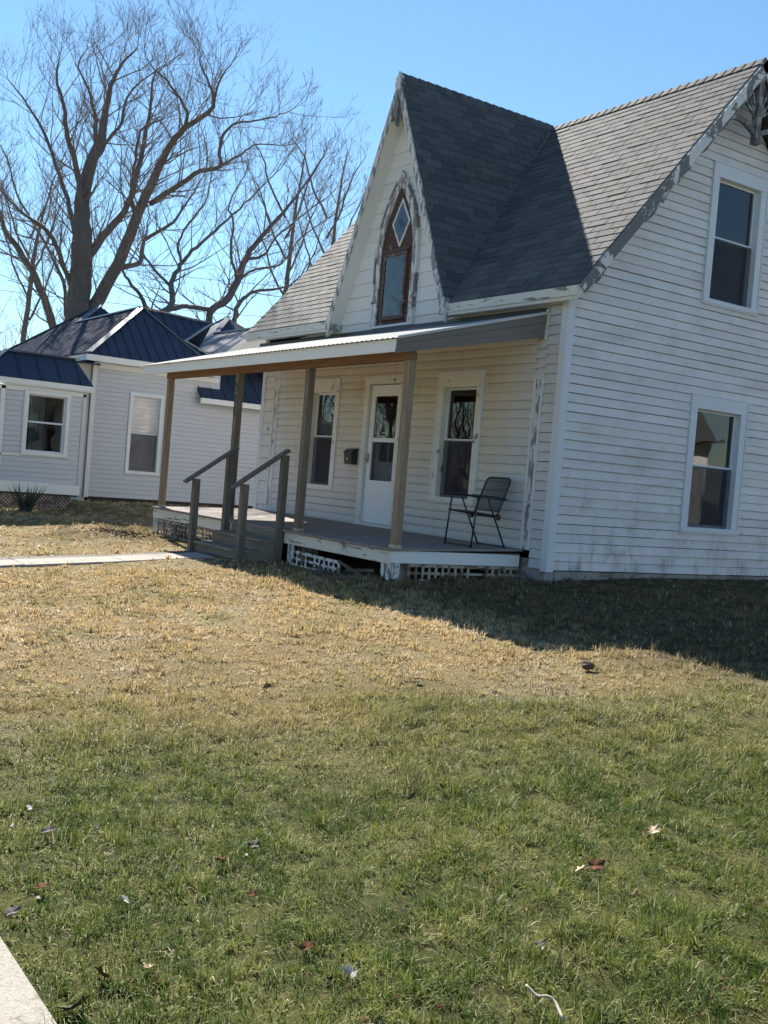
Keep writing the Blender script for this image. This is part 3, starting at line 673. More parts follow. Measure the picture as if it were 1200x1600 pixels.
# steps
STP = MB(); STP.prism([(-2.99, -1.90, .41), (-2.99, -1.90, -.03), (-2.99, -2.46, -.03), (-2.99, -2.46, .11), (-2.99, -2.19, .11), (-2.99, -2.19, .27), (-2.99, -1.92, .27)], (.03, 0, 0))
ST = STP.build('porch_steps', 'step_grey', H)
MB().prism([(-4.41, -1.90, .41), (-4.41, -1.90, -.03), (-4.41, -2.46, -.03), (-4.41, -2.46, .11), (-4.41, -2.19, .11), (-4.41, -2.19, .27), (-4.41, -1.92, .27)], (.03, 0, 0)).build('stringer', 'step_grey', ST)
for y, z in ((-2.49, .145), (-2.22, .30)):
    MB().box(-4.43, -2.95, y, y+.30, z-.035, z).build('tread', 'step_grey', ST, bevel=.004)
for y, z0, z1 in ((-2.455, -.03, .11), (-2.185, .145, .265), (-1.915, .30, .415)): MB().box(-4.375, -2.995, y, y+.02, z0, z1).build('riser', 'step_grey', ST)
for x in (-4.42, -2.95):
    lo = MB().box(x-.045, x+.045, -2.535, -2.445, -.06, .99).build('newel_post', 'rail_grey', ST, bevel=.005)
    if x > -3: MB().box(x-.045, x+.045, -1.99, -1.90, -.04, 1.40).build('newel_post', 'rail_grey', ST, bevel=.005)
    MB().bar((x, -2.66, .935), (x, -1.90, 1.47), .10, .042).build('handrail', 'rail_grey', ST, bevel=.006)
# posts, beam, roof
for x, mt in ((-7.18, 'post_new'), (-4.68, 'post_grey'), (-2.68, 'post_grey'), (-.50, 'post_new')):
    p = MB().box(x-.047, x+.047, -1.87, -1.776, .455, 2.53).build('porch_post', mt, H, bevel=.004)
    MB().box(x-.052, x+.052, -1.875, -1.771, .447, .485).build('post_base', 'handle', p)
    if abs(x+4.68) < .01: P2 = p
MB().box(-4.59, -4.495, -1.99, -1.895, -.03, 1.36).build('newel_post', 'rail_grey', ST, bevel=.005)
BM = MB().box(-7.26, XP1+.01, -1.87, -1.78, 2.53, 2.63).build('porch_beam', 'beam_brown', H, bevel=.003)
PS = .282
def zr(y): return 3.33+PS*y
PX0, PX1, PY = -7.66, -.33, -2.12
PRF = MB().prism([(PX0, .02, zr(0)-.03), (PX1-.02, .02, zr(0)-.03), (PX1-.02, PY+.02, zr(PY)-.03), (PX0, PY+.02, zr(PY)-.03)], (0, 0, -.09)).build('porch_roof', 'soffit', H)
ns = int((PX1-PX0)/.62)
for i in range(ns+1):                      # corrugated sheets
    a = PX0-.02+i*(PX1-PX0+.04)/(ns+1); b = a+(PX1-PX0+.04)/(ns+1)+.02; mb = MB(); k = 24; vs = []
    for j in range(k+1):
        x = a+(b-a)*j/k; h = .005*math.sin(j*math.pi/2*1.0)
        for y in (-.005, PY-.05): vs += [(x, y, zr(y)+h+.003)]
    for j in range(k+1):
        x = a+(b-a)*j/k; h = .005*math.sin(j*math.pi/2)
        for y in (-.005, PY-.05): vs += [(x, y, zr(y)+h)]
    m2 = 2*(k+1)
    mb.add(vs, [(2*j, 2*j+1, 2*j+3, 2*j+2) for j in range(k)]+[(m2+2*j, m2+2*j+2, m2+2*j+3, m2+2*j+1) for j in range(k)]+[(2*j+1, m2+2*j+1, m2+2*j+3, 2*j+3) for j in range(k)])
    mb.build('roof_sheet', 'galv', PRF, normals=False)
MB().box(PX0, PX1-.03, PY-.012, PY+.012, zr(PY)-.155, zr(PY)-.013).build('front_fascia', 'porch_fascia', PRF, bevel=.003)
MB().box(PX0, PX0+.024, PY+.012, 0, zr(PY)-.155, zr(PY)-.02)
# grey boarded end, three lapped boards following the rake
for k, (t0, t1, o_) in enumerate(((.0, .105, .022), (.11, .19, .012), (.195, .285, .004))):
    def E_(y, t): return (PX1-.03+o_, y, zr(y)-.01-t*(.55+.45*(y-PY)/(-PY)))
    MB().prism([E_(PY-.02, t0), E_(-.02, t0), E_(-.02, t1), E_(PY-.02, t1)], (.02, 0, 0)).build('end_board', 'porch_end', PRF)
MB().prism([(PX1+.02, PY-.03, zr(PY)+.012), (PX1+.02, 0, zr(0)+.012), (PX1+.02, 0, zr(0)-.018), (PX1+.02, PY-.03, zr(PY)-.018)], (.012, 0, 0)).build('drip_edge', 'trim_white', PRF)
MB().prism([(PX0, PY+.012, zr(PY)-.03), (PX0, 0, zr(0)-.03), (PX0, 0, zr(0)-.15), (PX0, PY+.012, zr(PY)-.15)], (.02, 0, 0)).build('end_board', 'porch_fascia', PRF)
MB().box(PX1-.01, PX1+.03, -.04, -.015, 3.0, 3.36).build('end_trim', 'trim_old', PRF)
MB().box(PX0, PX1, -.035, -.012, zr(0)+.0, zr(0)+.05).build('flashing', 'black_metal', PRF)
# house number on the second post
DG = {'9': [(1, .45), (.75, .62), (.3, .62), (.05, .75), (.1, .95), (.5, 1), (.92, .93), (1, .75), (1, .35), (.8, .05), (.35, 0), (.05, .12)],
      '0': [(.5, 1), (.1, .85), (0, .5), (.1, .15), (.5, 0), (.9, .15), (1, .5), (.9, .85), (.5, 1)],
      '6': [(.95, .88), (.6, 1), (.2, .9), (0, .6), (0, .28), (.2, .04), (.6, 0), (.92, .1), (1, .3), (.85, .45), (.45, .48), (.08, .35)]}
for ch, zc in (('9', 2.27), ('0', 2.10), ('6', 1.93)):
    pts = [(-4.68-.026+.052*u, -1.874, zc+.125*v) for u, v in DG[ch]]; mb = MB()
    for a, b in zip(pts, pts[1:]): mb.bar(a, b, .016, .006, up=(0, 1, 0))
    mb.build('house_digit', 'digit', P2)
# mailbox and chair: things of their own
mbx = root('mailbox', (-4.33, -.03, 1.36), 'black metal mailbox mounted on the siding beside the front door', 'mailbox')
b = MB(); b.prism([(-4.43, -.015, 1.38), (-4.43, -.125, 1.38), (-4.43, -.14, 1.54), (-4.43, -.10, 1.59), (-4.43, -.015, 1.61)], (.20, 0, 0)); b.build('box', 'mailbox', mbx, bevel=.004)
b = MB(); b.prism([(-4.44, -.012, 1.622), (-4.44, -.105, 1.600), (-4.44, -.15, 1.545), (-4.44, -.146, 1.538), (-4.44, -.1, 1.592), (-4.44, -.012, 1.612)], (.22, 0, 0)); b.build('lid', 'mailbox', mbx)
MB().box(-4.35, -4.31, -.145, -.130, 1.44, 1.47).build('knob', 'handle', mbx)
CH = root('folding_chair', (-.8, -.5, .48), 'black metal folding patio chair with mesh seat on the porch by the right window', 'chair')
xa, xb2 = -1.04, -.54
fy, ry = -.72, -.20
r_ = .0105
for x in (xa, xb2):
    MB().tube([(x, fy, .478), (x, fy+.035, .86), (x, fy+.055, 1.085)], r_, 8).build('front_leg', 'black_metal', CH, smooth=True)
    MB().tube([(x, ry, .492), (x, -.40, .86), (x, -.52, 1.075)], r_, 8).build('rear_leg', 'black_metal', CH, smooth=True)
    MB().tube([(x, fy-.04, 1.10), (x, -.5, 1.095), (x, -.235, 1.075)], .014, 8).build('armrest', 'black_metal', CH, smooth=True)
    MB().box(x-.016, x+.016, -.36, -.31, .82, .89).build('hinge', 'black_metal', CH, bevel=.006)
for y, z in ((fy, .50), (ry, .51)): MB().tube([(xa, y, z), (xb2, y, z)], .008, 6).build('stretcher', 'black_metal', CH, smooth=True)
i0, i1 = xa+.028, xb2-.028
def rrect(pA, pB, pC, pD, r=.07, n=5):
    P = [Vector(p) for p in (pA, pB, pC, pD)]; out = []
    for i in range(4):
        a, b, c = P[i-1], P[i], P[(i+1) % 4]; u = (a-b).normalized()*r; v = (c-b).normalized()*r
        for k in range(n+1): t = k/n; out.append(b+u*(1-t)**2+v*t**2)
    return out+[out[0]]
seat = rrect((i0, -.735, .905), (i1, -.735, .905), (i1, -.30, .865), (i0, -.30, .865), .04)
SE = MB().tube(seat, .012, 8).build('seat_frame', 'black_metal', CH, smooth=True)
m_ = MB(); m_.prism(seat[:-1], (0, 0, .003)); m_.build('seat', 'chair_mesh', CH)
back = rrect((i0, -.335, .86), (i1, -.335, .86), (i1, -.155, 1.33), (i0, -.155, 1.33), .075)
MB().tube(back, .012, 8).build('back_frame', 'black_metal', CH, smooth=True)
bk = rrect((i0, -.315, .92), (i1, -.315, .92), (i1, -.155, 1.33), (i0, -.155, 1.33), .06)
MB().prism(bk[:-1], (0, .003, 0)).build('backrest', 'chair_mesh', CH)
MB().tube([(i0, -.315, .925), (i1, -.315, .925)], .008, 6).build('back_rail', 'black_metal', CH, smooth=True)

# ------------------------------------------------------------------ neighbouring house
NB = root('grey_neighbour_house', (-17, 1, .2), 'pale grey vinyl sided house with dark blue metal hip roof beyond the porch', 'house')
XN = -13.5; e3 = Vector((-13.15, -1.22, 3.33)); sF = .8; sG = .8645
nside = lambda u, d, z: (XN+d, u, z); nsh = MB(nside); NW = (-.12, .66, .86, 2.64)
js = MB(nside); lap = ((.004, 1), (.012, .4), (.013, 0))
siding(nside, NB, nsh, lambda z: (-.92, 5.6 if z < 2.7 else 2.0), .30, 3.26, .10, [NW], 'vinyl', joined=js, prof=lap, gap=.004, uneven=0)
nsh.build('main_wall', 'sheath', NB, normals=False); js.build('lap_siding', 'vinyl', NB, kind='stuff', normals=False)
MB(nside).box(-1.0, -.91, -.1, .03, .28, 3.26).build('corner_board', 'vinyl_white', NB, bevel=.003)
window(nside, NB, *NW, cas=.07, head=.07, sill=.06, mat='vinyl_white', gl='glass', screen=True, inner='blind', mid=.5)
nf = MB(); nf.box(XN-7, XN-.03, -1.0, -.97, .1, 3.3); nf.box(XN-7, XN-6.97, -1, 6, .1, 3.3); nf.box(XN-7, XN, 6, 6.03, .1, 3.3); nf.build('front_wall', 'vinyl', NB)
MB(nside).box(-.9, 5.6, -.15, -.035, -.1, .30).build('foundation', 'underlay', NB)
def patch(poly, name, mat, par, th=.04, ribs=None, ribdir=None, rib=(.018, .02), trimw=0):
    """roof plane split in panels along ribdir, each panel an object with a standing rib"""
    P = [Vector(p) for p in poly]; nr = (P[1]-P[0]).cross(P[2]-P[0]).normalized()
    if nr.z < 0: nr = -nr
    base = MB().prism([p-nr*.01 for p in P], -nr*th).build(name, mat, par)
    if ribs:
        vd = Vector(ribdir); vd = (vd-nr*vd.dot(nr)).normalized(); ud = vd.cross(nr).normalized()
        Q = [((p-P[0]).dot(ud), (p-P[0]).dot(vd)) for p in P]; u0, u1 = min(q[0] for q in Q), max(q[0] for q in Q); v0, v1 = min(q[1] for q in Q)-1, max(q[1] for q in Q)+1
        u = u0; grp = None
        while u < u1:
            q = clip_convex([(u, v0), (u+ribs-.004, v0), (u+ribs-.004, v1), (u, v1)], Q)
            if len(q) >= 3:
                mb = MB(); W3 = [P[0]+ud*a+vd*b for a, b in q]; mb.prism(W3, nr*.006)
                r = clip_convex([(u, v0), (u+rib[0], v0), (u+rib[0], v1), (u, v1)], Q)
                if len(r) >= 3: mb.prism([P[0]+ud*a+vd*b+nr*.0065 for a, b in r], nr*rib[1])
                mb.build('roof_panel', mat, base)
            u += ribs
    return base
def corr(poly, name, mat, par, pitch=.15, h=.032, vdir=(0, 1, .8)):
    P = [Vector(p) for p in poly]; nr = (P[1]-P[0]).cross(P[2]-P[0]).normalized()
    if nr.z < 0: nr = -nr
    vd = Vector(vdir); vd = (vd-nr*vd.dot(nr)).normalized(); ud = vd.cross(nr).normalized()
    Q = [((p-P[0]).dot(ud), (p-P[0]).dot(vd)) for p in P]; u0, u1 = min(q[0] for q in Q), max(q[0] for q in Q); v0, v1 = min(q[1] for q in Q)-1, max(q[1] for q in Q)+1
    base = MB().prism([p-nr*.03 for p in P], -nr*.03).build(name, mat, par); sheet = .9
    s0 = u0
    while s0 < u1:
        mb = MB(); u = s0
        while u < min(s0+sheet, u1):
            for a, b, ha, hb in ((0, .30, 0, 0), (.30, .42, 0, h), (.42, .70, h, h), (.70, .82, h, 0), (.82, 1, 0, 0)):
                q = clip_convex([(u+pitch*a, v0), (u+pitch*b, v0), (u+pitch*b, v1), (u+pitch*a, v1)], Q)
                if len(q) >= 3:
                    mb.add([tuple(P[0]+ud*x+vd*y+nr*(ha+(hb-ha)*min(max((x-u-pitch*a)/(pitch*(b-a)), 0), 1))) for x, y in q], [tuple(range(len(q)))])
            u += pitch
        if mb.v: mb.build('roof_panel', mat, base, normals=False)
        s0 = s0+round(sheet/pitch)*pitch
    return base
A = Vector((-14.7, .45, 4.67)); P1 = Vector((-20, 1.25, 5.31)); R1 = Vector((-19.3, .45, 4.67))
corr([e3, A, R1, (-19.3, -1.22, 3.33)], 'front_slope', 'blue_roof', NB); corr([(-19.3, -1.22, 3.33), R1, P1, (-24.3, -1.22, 3.33)], 'front_slope', 'blue_roof', NB)
patch([e3, (-13.15, 1.9, 3.33), (-13.59, 1.68, 3.71), (-13.88, 1.23, 3.96), A], 'side_slope', 'blue_roof', NB, ribs=.23, ribdir=(-1, 0, .8645))
patch([A, (-13.88, 1.23, 3.96), (-14.55, 2.14, 4.54)], 'side_slope', 'blue_roof', NB, ribs=.23, ribdir=(-1, 0, .8645))
patch([R1, (-19.3, 2.05, 4.67), P1], 'upper_hip', 'blue_roof', NB, ribs=.3, ribdir=(-1, 0, .8))
patch([A, (-14.55, 2.14, 4.54), (-16.2, 2.14, 3.2), (-16.2, .47, 3.2)], 'rear_slope', 'blue_roof', NB); patch([A, R1, (-19.3, 2.0, 3.43), (-14.7, 2.0, 3.43)], 'rear_slope', 'blue_roof', NB)
patch([P1, (-19.3, 2.05, 4.67), (-19.3, 5, 3.4), (-24.3, 5, 3.4), (-24.3, -1.22, 3.33)], 'rear_slope', 'blue_roof', NB)
F2 = lambda x, y: (x, y, .8*y+2.2)
corr([F2(-13.15, 1.6), F2(-13.15, 2.82), F2(-15.8, 2.86), F2(-15.8, 1.6)], 'wing_slope', 'metal_bright', NB); corr([F2(-15.8, 1.6), F2(-15.8, 2.86), F2(-16.77, 3.64), F2(-18.9, 1.6)], 'wing_slope', 'metal_bright', NB)
patch([F2(-15.8, 2.86), (-15.8, 4.5, 4.45), F2(-16.77, 3.64)], 'wing_hip', 'blue_roof', NB)
patch([F2(-13.15, 2.82), (-13.15, 4.6, 3.1), (-15.8, 4.6, 3.1), F2(-15.8, 2.86)], 'wing_slope', 'blue_roof', NB)
MB().prism([(-13.3, 1.9, 3.70), (-13.3, 2.82, 4.42), (-13.3, 4.2, 3.35)], (-.03, 0, 0)).build('wing_gable', 'vinyl_white', NB)
ec = MB(); ec.bar((-13.13, 1.6, 3.47), (-13.13, 2.82, 4.44), .04, .10); ec.build('wing_rake', 'vinyl_white', NB)
def strip(a, b, name='ridge_flashing', w=.14, mat='blue_trim'): MB().bar(Vector(a)+Vector((0, 0, .03)), Vector(b)+Vector((0, 0, .03)), w, .03).build(name, mat, NB)
strip(e3, A); strip(A, R1, w=.16); strip(R1, P1); strip(A, (-14.55, 2.14, 4.54)); strip((-13.88, 1.23, 3.96), (-13.5, 1.72, 3.66), 'valley_flashing', .12, 'metal_bright'); strip((-13.88, 1.23, 3.96), (-14.55, 2.14, 4.54), 'valley_flashing', .06, 'metal_bright'); strip(P1, (-24.3, -1.22, 3.33)); strip(A+Vector((.02, .02, 0)), (-13.4, 1.55, 3.54), 'valley_flashing', .06)
strip(F2(-15.8, 2.86), F2(-16.77, 3.64)); strip(F2(-13.15, 2.82), F2(-15.8, 2.86)); strip(F2(-16.77, 3.64), F2(-18.9, 1.6))
MB().prism([(-13.17, -1.24, 3.32), (-13.17, 1.76, 3.32), (-13.17, 1.76, 3.19), (-13.17, -1.24, 3.19)], (.03, 0, 0)).build('eave_fascia', 'vinyl_white', NB)
MB().box(XN, -13.17, -1.22, 1.76, 3.19, 3.205).build('eave_soffit', 'vinyl_white', NB)
MB().box(-24.3, -13.14, -1.27, -1.24, 3.19, 3.32).build('eave_fascia', 'vinyl_white', NB)
MB().box(-24.3, -13.17, -1.24, -1.0, 3.19, 3.205).build('eave_soffit', 'vinyl_white', NB)
MB(nside).box(-.9, 1.95, 0, .05, 3.08, 3.19).build('frieze_board', 'vinyl_white', NB)
patch([(-13.22, 1.45, 2.70), (-13.22, 5.6, 2.70), (-14.4, 5.6, 3.75), (-14.4, 1.45, 3.75)], 'lower_roof', 'blue_roof', NB, ribs=.30, ribdir=(-1, 0, .89))
MB().box(-13.25, -13.2, 1.43, 5.6, 2.57, 2.69).build('lower_fascia', 'vinyl_white', NB)
# projecting bay at the left
XB = XN+1.0; bside = lambda u, d, z: (XB+d, u, z); bs = MB(bside); bj = MB(bside); BW = (-2.66, -1.75, 1.1, 2.38)
siding(bside, NB, bs, lambda z: (-4.6, -1.50), .55, 2.40, .10, [BW], 'vinyl', joined=bj, prof=lap, gap=.004, uneven=0)
rr = lambda u, d, z: (u, -1.44+d, z); b2 = MB(rr)
siding(rr, NB, b2, lambda z: (XN, XB-.06), .3, 2.45, .10, [], 'vinyl', joined=b2, prof=lap, gap=.004, uneven=0)
BY = bs.build('bay_wall', 'sheath', NB, normals=False); bj.build('bay_siding', 'vinyl', NB, kind='stuff', normals=False); b2.build('bay_return', 'vinyl', NB, kind='stuff', normals=False)
MB(bside).box(-1.50, -1.42, -.05, .03, .34, 2.42).build('corner_board', 'vinyl', NB)
MB(bside).box(-3.13, -3.05, -.02, .03, .55, 2.42).build('corner_board', 'vinyl_white', NB)
MB(bside).box(-4.6, -1.44, -.03, .035, .34, .54).build('skirt_board', 'vinyl_white', NB); MB(bside).box(-4.6, -1.44, -.02, .03, 2.36, 2.44).build('frieze_board', 'vinyl_white', NB)
MB(bside).box(-4.6, -2.68, -.02, .03, 1.06, 1.10).build('belt_board', 'vinyl_white', NB)
window(bside, NB, *BW, cas=.07, head=.07, sill=.06, mat='vinyl_white', gl='glass_wavy', inner='curtain_dark', screen=False, curtain=((.12, .5), (0, 1), 'curtain'), mid=.52)
MB(bside).box(-3.6, -1.34, .12, .15, 2.48, 2.58).build('bay_fascia', 'vinyl_white', NB); MB(bside).box(-3.6, -1.36, 0, .12, 2.46, 2.475).build('bay_soffit', 'vinyl_white', NB)
patch([(XB+.15, -3.6, 2.58), (XB+.15, -1.34, 2.58), (XB-.5, -1.55, 3.14), (XB-.5, -2.95, 3.14)], 'bay_roof', 'blue_roof', NB, ribs=.40, ribdir=(-1, 0, .86))
patch([(XB-.5, -1.0, 3.14), (XB-.5, -2.95, 3.14), (XB-1.2, -2.95, 3.2), (XB-1.2, -1.0, 3.2)], 'bay_roof', 'blue_roof', NB)
patch([(XB-.5, -1.55, 3.14), (XB+.15, -1.34, 2.58), (XB-.9, -1.34, 2.58), (XB-.9, -1.55, 3.14)], 'bay_roof', 'blue_roof', NB)
patch([(XB+.15, -3.6, 2.58), (XB-.5, -2.95, 3.14), (XB-3, -2.95, 3.14), (XB-3, -3.6, 2.58)], 'bay_roof', 'blue_roof', NB)
MB().bar((XB-.5, -2.95, 3.16), (XB-.5, -1.5, 3.16), .2, .03).build('bay_flashing', 'blue_trim', NB); MB().bar((XB-.5, -2.95, 3.17), (XB+.15, -3.6, 2.61), .1, .03).build('bay_flashing', 'blue_trim', NB)
# diagonal lattice under the bay
LT = MB(bside).box(-4.6, -1.46, -.012, -.002, .30, .335).build('skirt_lattice', 'sheath', NB)
dl = MB(bside)
for k in range(-4, 46):
    for s_ in (1, -1):
        u = -4.6+k*.075; a, b = (u, u+.34*s_) if s_ > 0 else (u+.34, u)
        a, b = max(min(a, -1.46), -4.6), max(min(b, -1.46), -4.6)
        if abs(a-b) > .3: dl.bar((a, -.004*(s_+2), .0), (b, -.004*(s_+2), .33), .016, .004, up=(0, 1, 0))
dl.build('lattice_strips', 'lattice_old', LT, kind='stuff')
MB(bside).box(-4.6, -1.46, -.5, -.45, -.1, .33).build('bay_footing', 'underlay', NB)
MB().tube([(XN+.35, -1.40, 2.35), (XN+.36, -1.39, .5)], .008, 5).build('cable', 'wire', NB)
# spiky plant by the bay
PL = root('potted_plant', (-12.1, -2.6, .0), 'small dark spiky shrub standing against the bay of the grey house', 'plant')
mb = MB()
for i in range(60):
    a = random.uniform(0, 6.28); t = random.uniform(.05, .75); L = random.uniform(.25, .6); c0 = Vector((-12.1+.1*math.cos(a), -2.6+.1*math.sin(a), .02))
    d0 = Vector((math.cos(a)*math.sin(t), math.sin(a)*math.sin(t), math.cos(t)))
    mb.tube([c0, c0+d0*L*.6, c0+d0*L+Vector((0, 0, -.04))], [.012, .009, .002], 3)
mb.build('foliage', 'spiky', PL, kind='stuff', normals=False); 
mb = MB(); mb.tube([(-12.1, -2.6, -.02), (-12.1, -2.6, .16), (-12.1, -2.6, .2)], [.12, .16, .1], 10); mb.build('pot', 'pot', PL)

# house next door on the right, mirrored in the side window
RH = root('cream_house', (18, 13, .2), 'cream clapboard house next door with a porch, mirrored in the lower side window', 'house')
rs_ = MB(lambda u, d, z: (14-d, u, z)); rj = MB(lambda u, d, z: (14-d, u, z))
siding(None, RH, rs_, lambda z: (6, 20), .4, 3.4, .12, [(9, 10, 1, 2.6), (15, 16, 1, 2.6)], 'cream', joined=rj); rj.build('siding', 'vinyl_white', RH, kind='stuff', normals=False); rs_.build('side_wall', 'sheath', RH, normals=False)
w_ = MB(); w_.box(14.05, 22, 6, 6.05, 0, 3.4); w_.box(14.05, 22, 19.95, 20, 0, 3.4); w_.box(21.95, 22, 6, 20, 0, 3.4); w_.build('wall', 'vinyl_white', RH)
for a in (9, 15): window(lambda u, d, z: (14-d, u, z), RH, a, a+1, 1, 2.6)
m_ = MB(); m_.prism([(13.5, 5.6, 3.3), (22.5, 5.6, 3.3), (18, 5.6, 6.4)], (0, 14.8, 0)); m_.build('roof', 'shingle', RH)
pr = MB(); pr.box(12, 14, 8, 14, .3, .5); pr.prism([(11.8, 7.8, 2.7), (14, 7.8, 3.2), (14, 7.8, 3.05), (11.8, 7.8, 2.5)], (0, 6.4, 0)); pr.build('porch', 'trim_white', RH)
for y in (8.2, 11, 13.8): MB().box(12.1, 12.22, y, y+.12, .5, 2.6).build('porch_post', 'trim_white', RH)

# ------------------------------------------------------------------ trees
def px2(px, py, t): return CAM+(FWD+R2*(px-600)/FPX+U2*(800-py)/FPX)*t
class Tree:
    def __init__(s): s.limbs = []; s.tw = MB()
    def limb(s, pts, rad, k=7): s.limbs.append(([Vector(p) for p in pts], rad, k))
def smoothpath(P, Rr, sub=3, jit=.0):
    out = []; rr = []
    n = len(P)
    for i in range(n-1):
        p0, p1, p2, p3 = P[max(i-1, 0)], P[i], P[i+1], P[min(i+2, n-1)]
        for j in range(sub):
            t = j/sub; q = .5*((2*p1)+(p2-p0)*t+(2*p0-5*p1+4*p2-p3)*t*t+(3*p1-p0-3*p2+p3)*t**3)
            if jit and (i or j): q = q+Vector((random.gauss(0, jit), random.gauss(0, jit), random.gauss(0, jit)*.5))
            out.append(q); rr.append(Rr[i]+(Rr[i+1]-Rr[i])*t)
    out.append(P[-1]); rr.append(Rr[-1]); return out, rr
def grow(tw, p, d, L, r, lvl, upb=.35, seg=4, kids=(5, 4, 3)):
    pts = [p.copy()]; rr = [r]; q = p.copy(); dd = d.copy()
    for i in range(seg):
        dd = (dd+Vector((random.gauss(0, .14), random.gauss(0, .14), random.gauss(0, .10)+upb*.16))).normalized()
        q = q+dd*L/seg; pts.append(q.copy()); rr.append(max(r*(1-.75*(i+1)/seg), .0032))
    tw.tube(pts, rr, 3 if r < .02 else 4)
    if lvl <= 0: return
    for k in range(kids[min(lvl, len(kids))-1]):
        t = random.uniform(.18, .97); i = min(int(t*seg), seg-1); b = pts[i].lerp(pts[i+1], t*seg-i)
        ax = (pts[i+1]-pts[i]).normalized(); rnd = Vector((random.gauss(0, 1), random.gauss(0, 1), random.gauss(0, .6)+.25)); rnd = (rnd-ax*rnd.dot(ax)).normalized()
        nd = (ax*random.uniform(.55, 1.0)+rnd*random.uniform(.5, .85)+Vector((0, 0, upb*.5))).normalized()
        grow(tw, b, nd, L*random.uniform(.38, .62)*(1.15-.4*t), max(rr[i]*.55, .005), lvl-1, upb, 3, kids)
def build_tree(rootobj, limbs, t0, twigmat='twig', barkmat='bark', dens=1.7, L1=1.9, lvl=2, upb=.45, base=None, kids=(4, 4, 4), rs=1.0):
    tw = MB()
    for li, (pp, w) in enumerate(limbs):
        P = []; off = w
        for (x, y, r, dz) in pp:
            y = y+max(0, 125-y)*.42; P.append((px2(x, y, t0+dz), r*(.86 if li == 0 else .64)*(t0+dz)/FPX*rs))
        pts, rr = smoothpath([p[0] for p in P], [max(p[1], .012) for p in P], 4, .018)
        mb = MB(); mb.tube(pts, rr, 9 if rr[0] > .12 else 6)
        mb.build('trunk' if li == 0 else 'limb', barkmat, rootobj, smooth=True, normals=False)
        acc = 0
        for i in range(len(pts)-1):
            sl = (pts[i+1]-pts[i]).length; acc += sl*dens*(1 if rr[i] < .16 else .45)*off
            while acc > 1:
                acc -= 1; b = pts[i].lerp(pts[i+1], random.random()); ax = (pts[i+1]-pts[i]).normalized()
                rnd = Vector((random.gauss(0, 1), random.gauss(0, 1), random.gauss(0, .5)+.3)); rnd = (rnd-ax*rnd.dot(ax)).normalized()
                nd = (ax*random.uniform(.3, .9)+rnd*.8+Vector((0, 0, upb*.6))).normalized()
                LL = L1*random.uniform(.55, 1.25)*(1 if rr[i] < .1 else .9)
                grow(tw, b, nd, LL, min(max(rr[i]*.35, .010), .026), lvl, upb, 4, kids)
        # leader spray
        for k in range(2):
            ax = (pts[-1]-pts[-3]).normalized(); nd = (ax+Vector((random.gauss(0, .35), random.gauss(0, .35), random.gauss(0, .2)+.2))).normalized()
            grow(tw, pts[-1], nd, L1*random.uniform(.3, .55), .012, lvl, upb, 4, kids)
    tw.build('crown', twigmat, rootobj, kind='stuff', normals=False)
TD = 34
b0 = px2(118, 505, TD); T1 = root('bare_tree', (b0.x, b0.y, 0), 'tallest bare maple tree with thick trunk rising behind the blue metal roof', 'tree')
g0 = (116, 760, 27, 0)
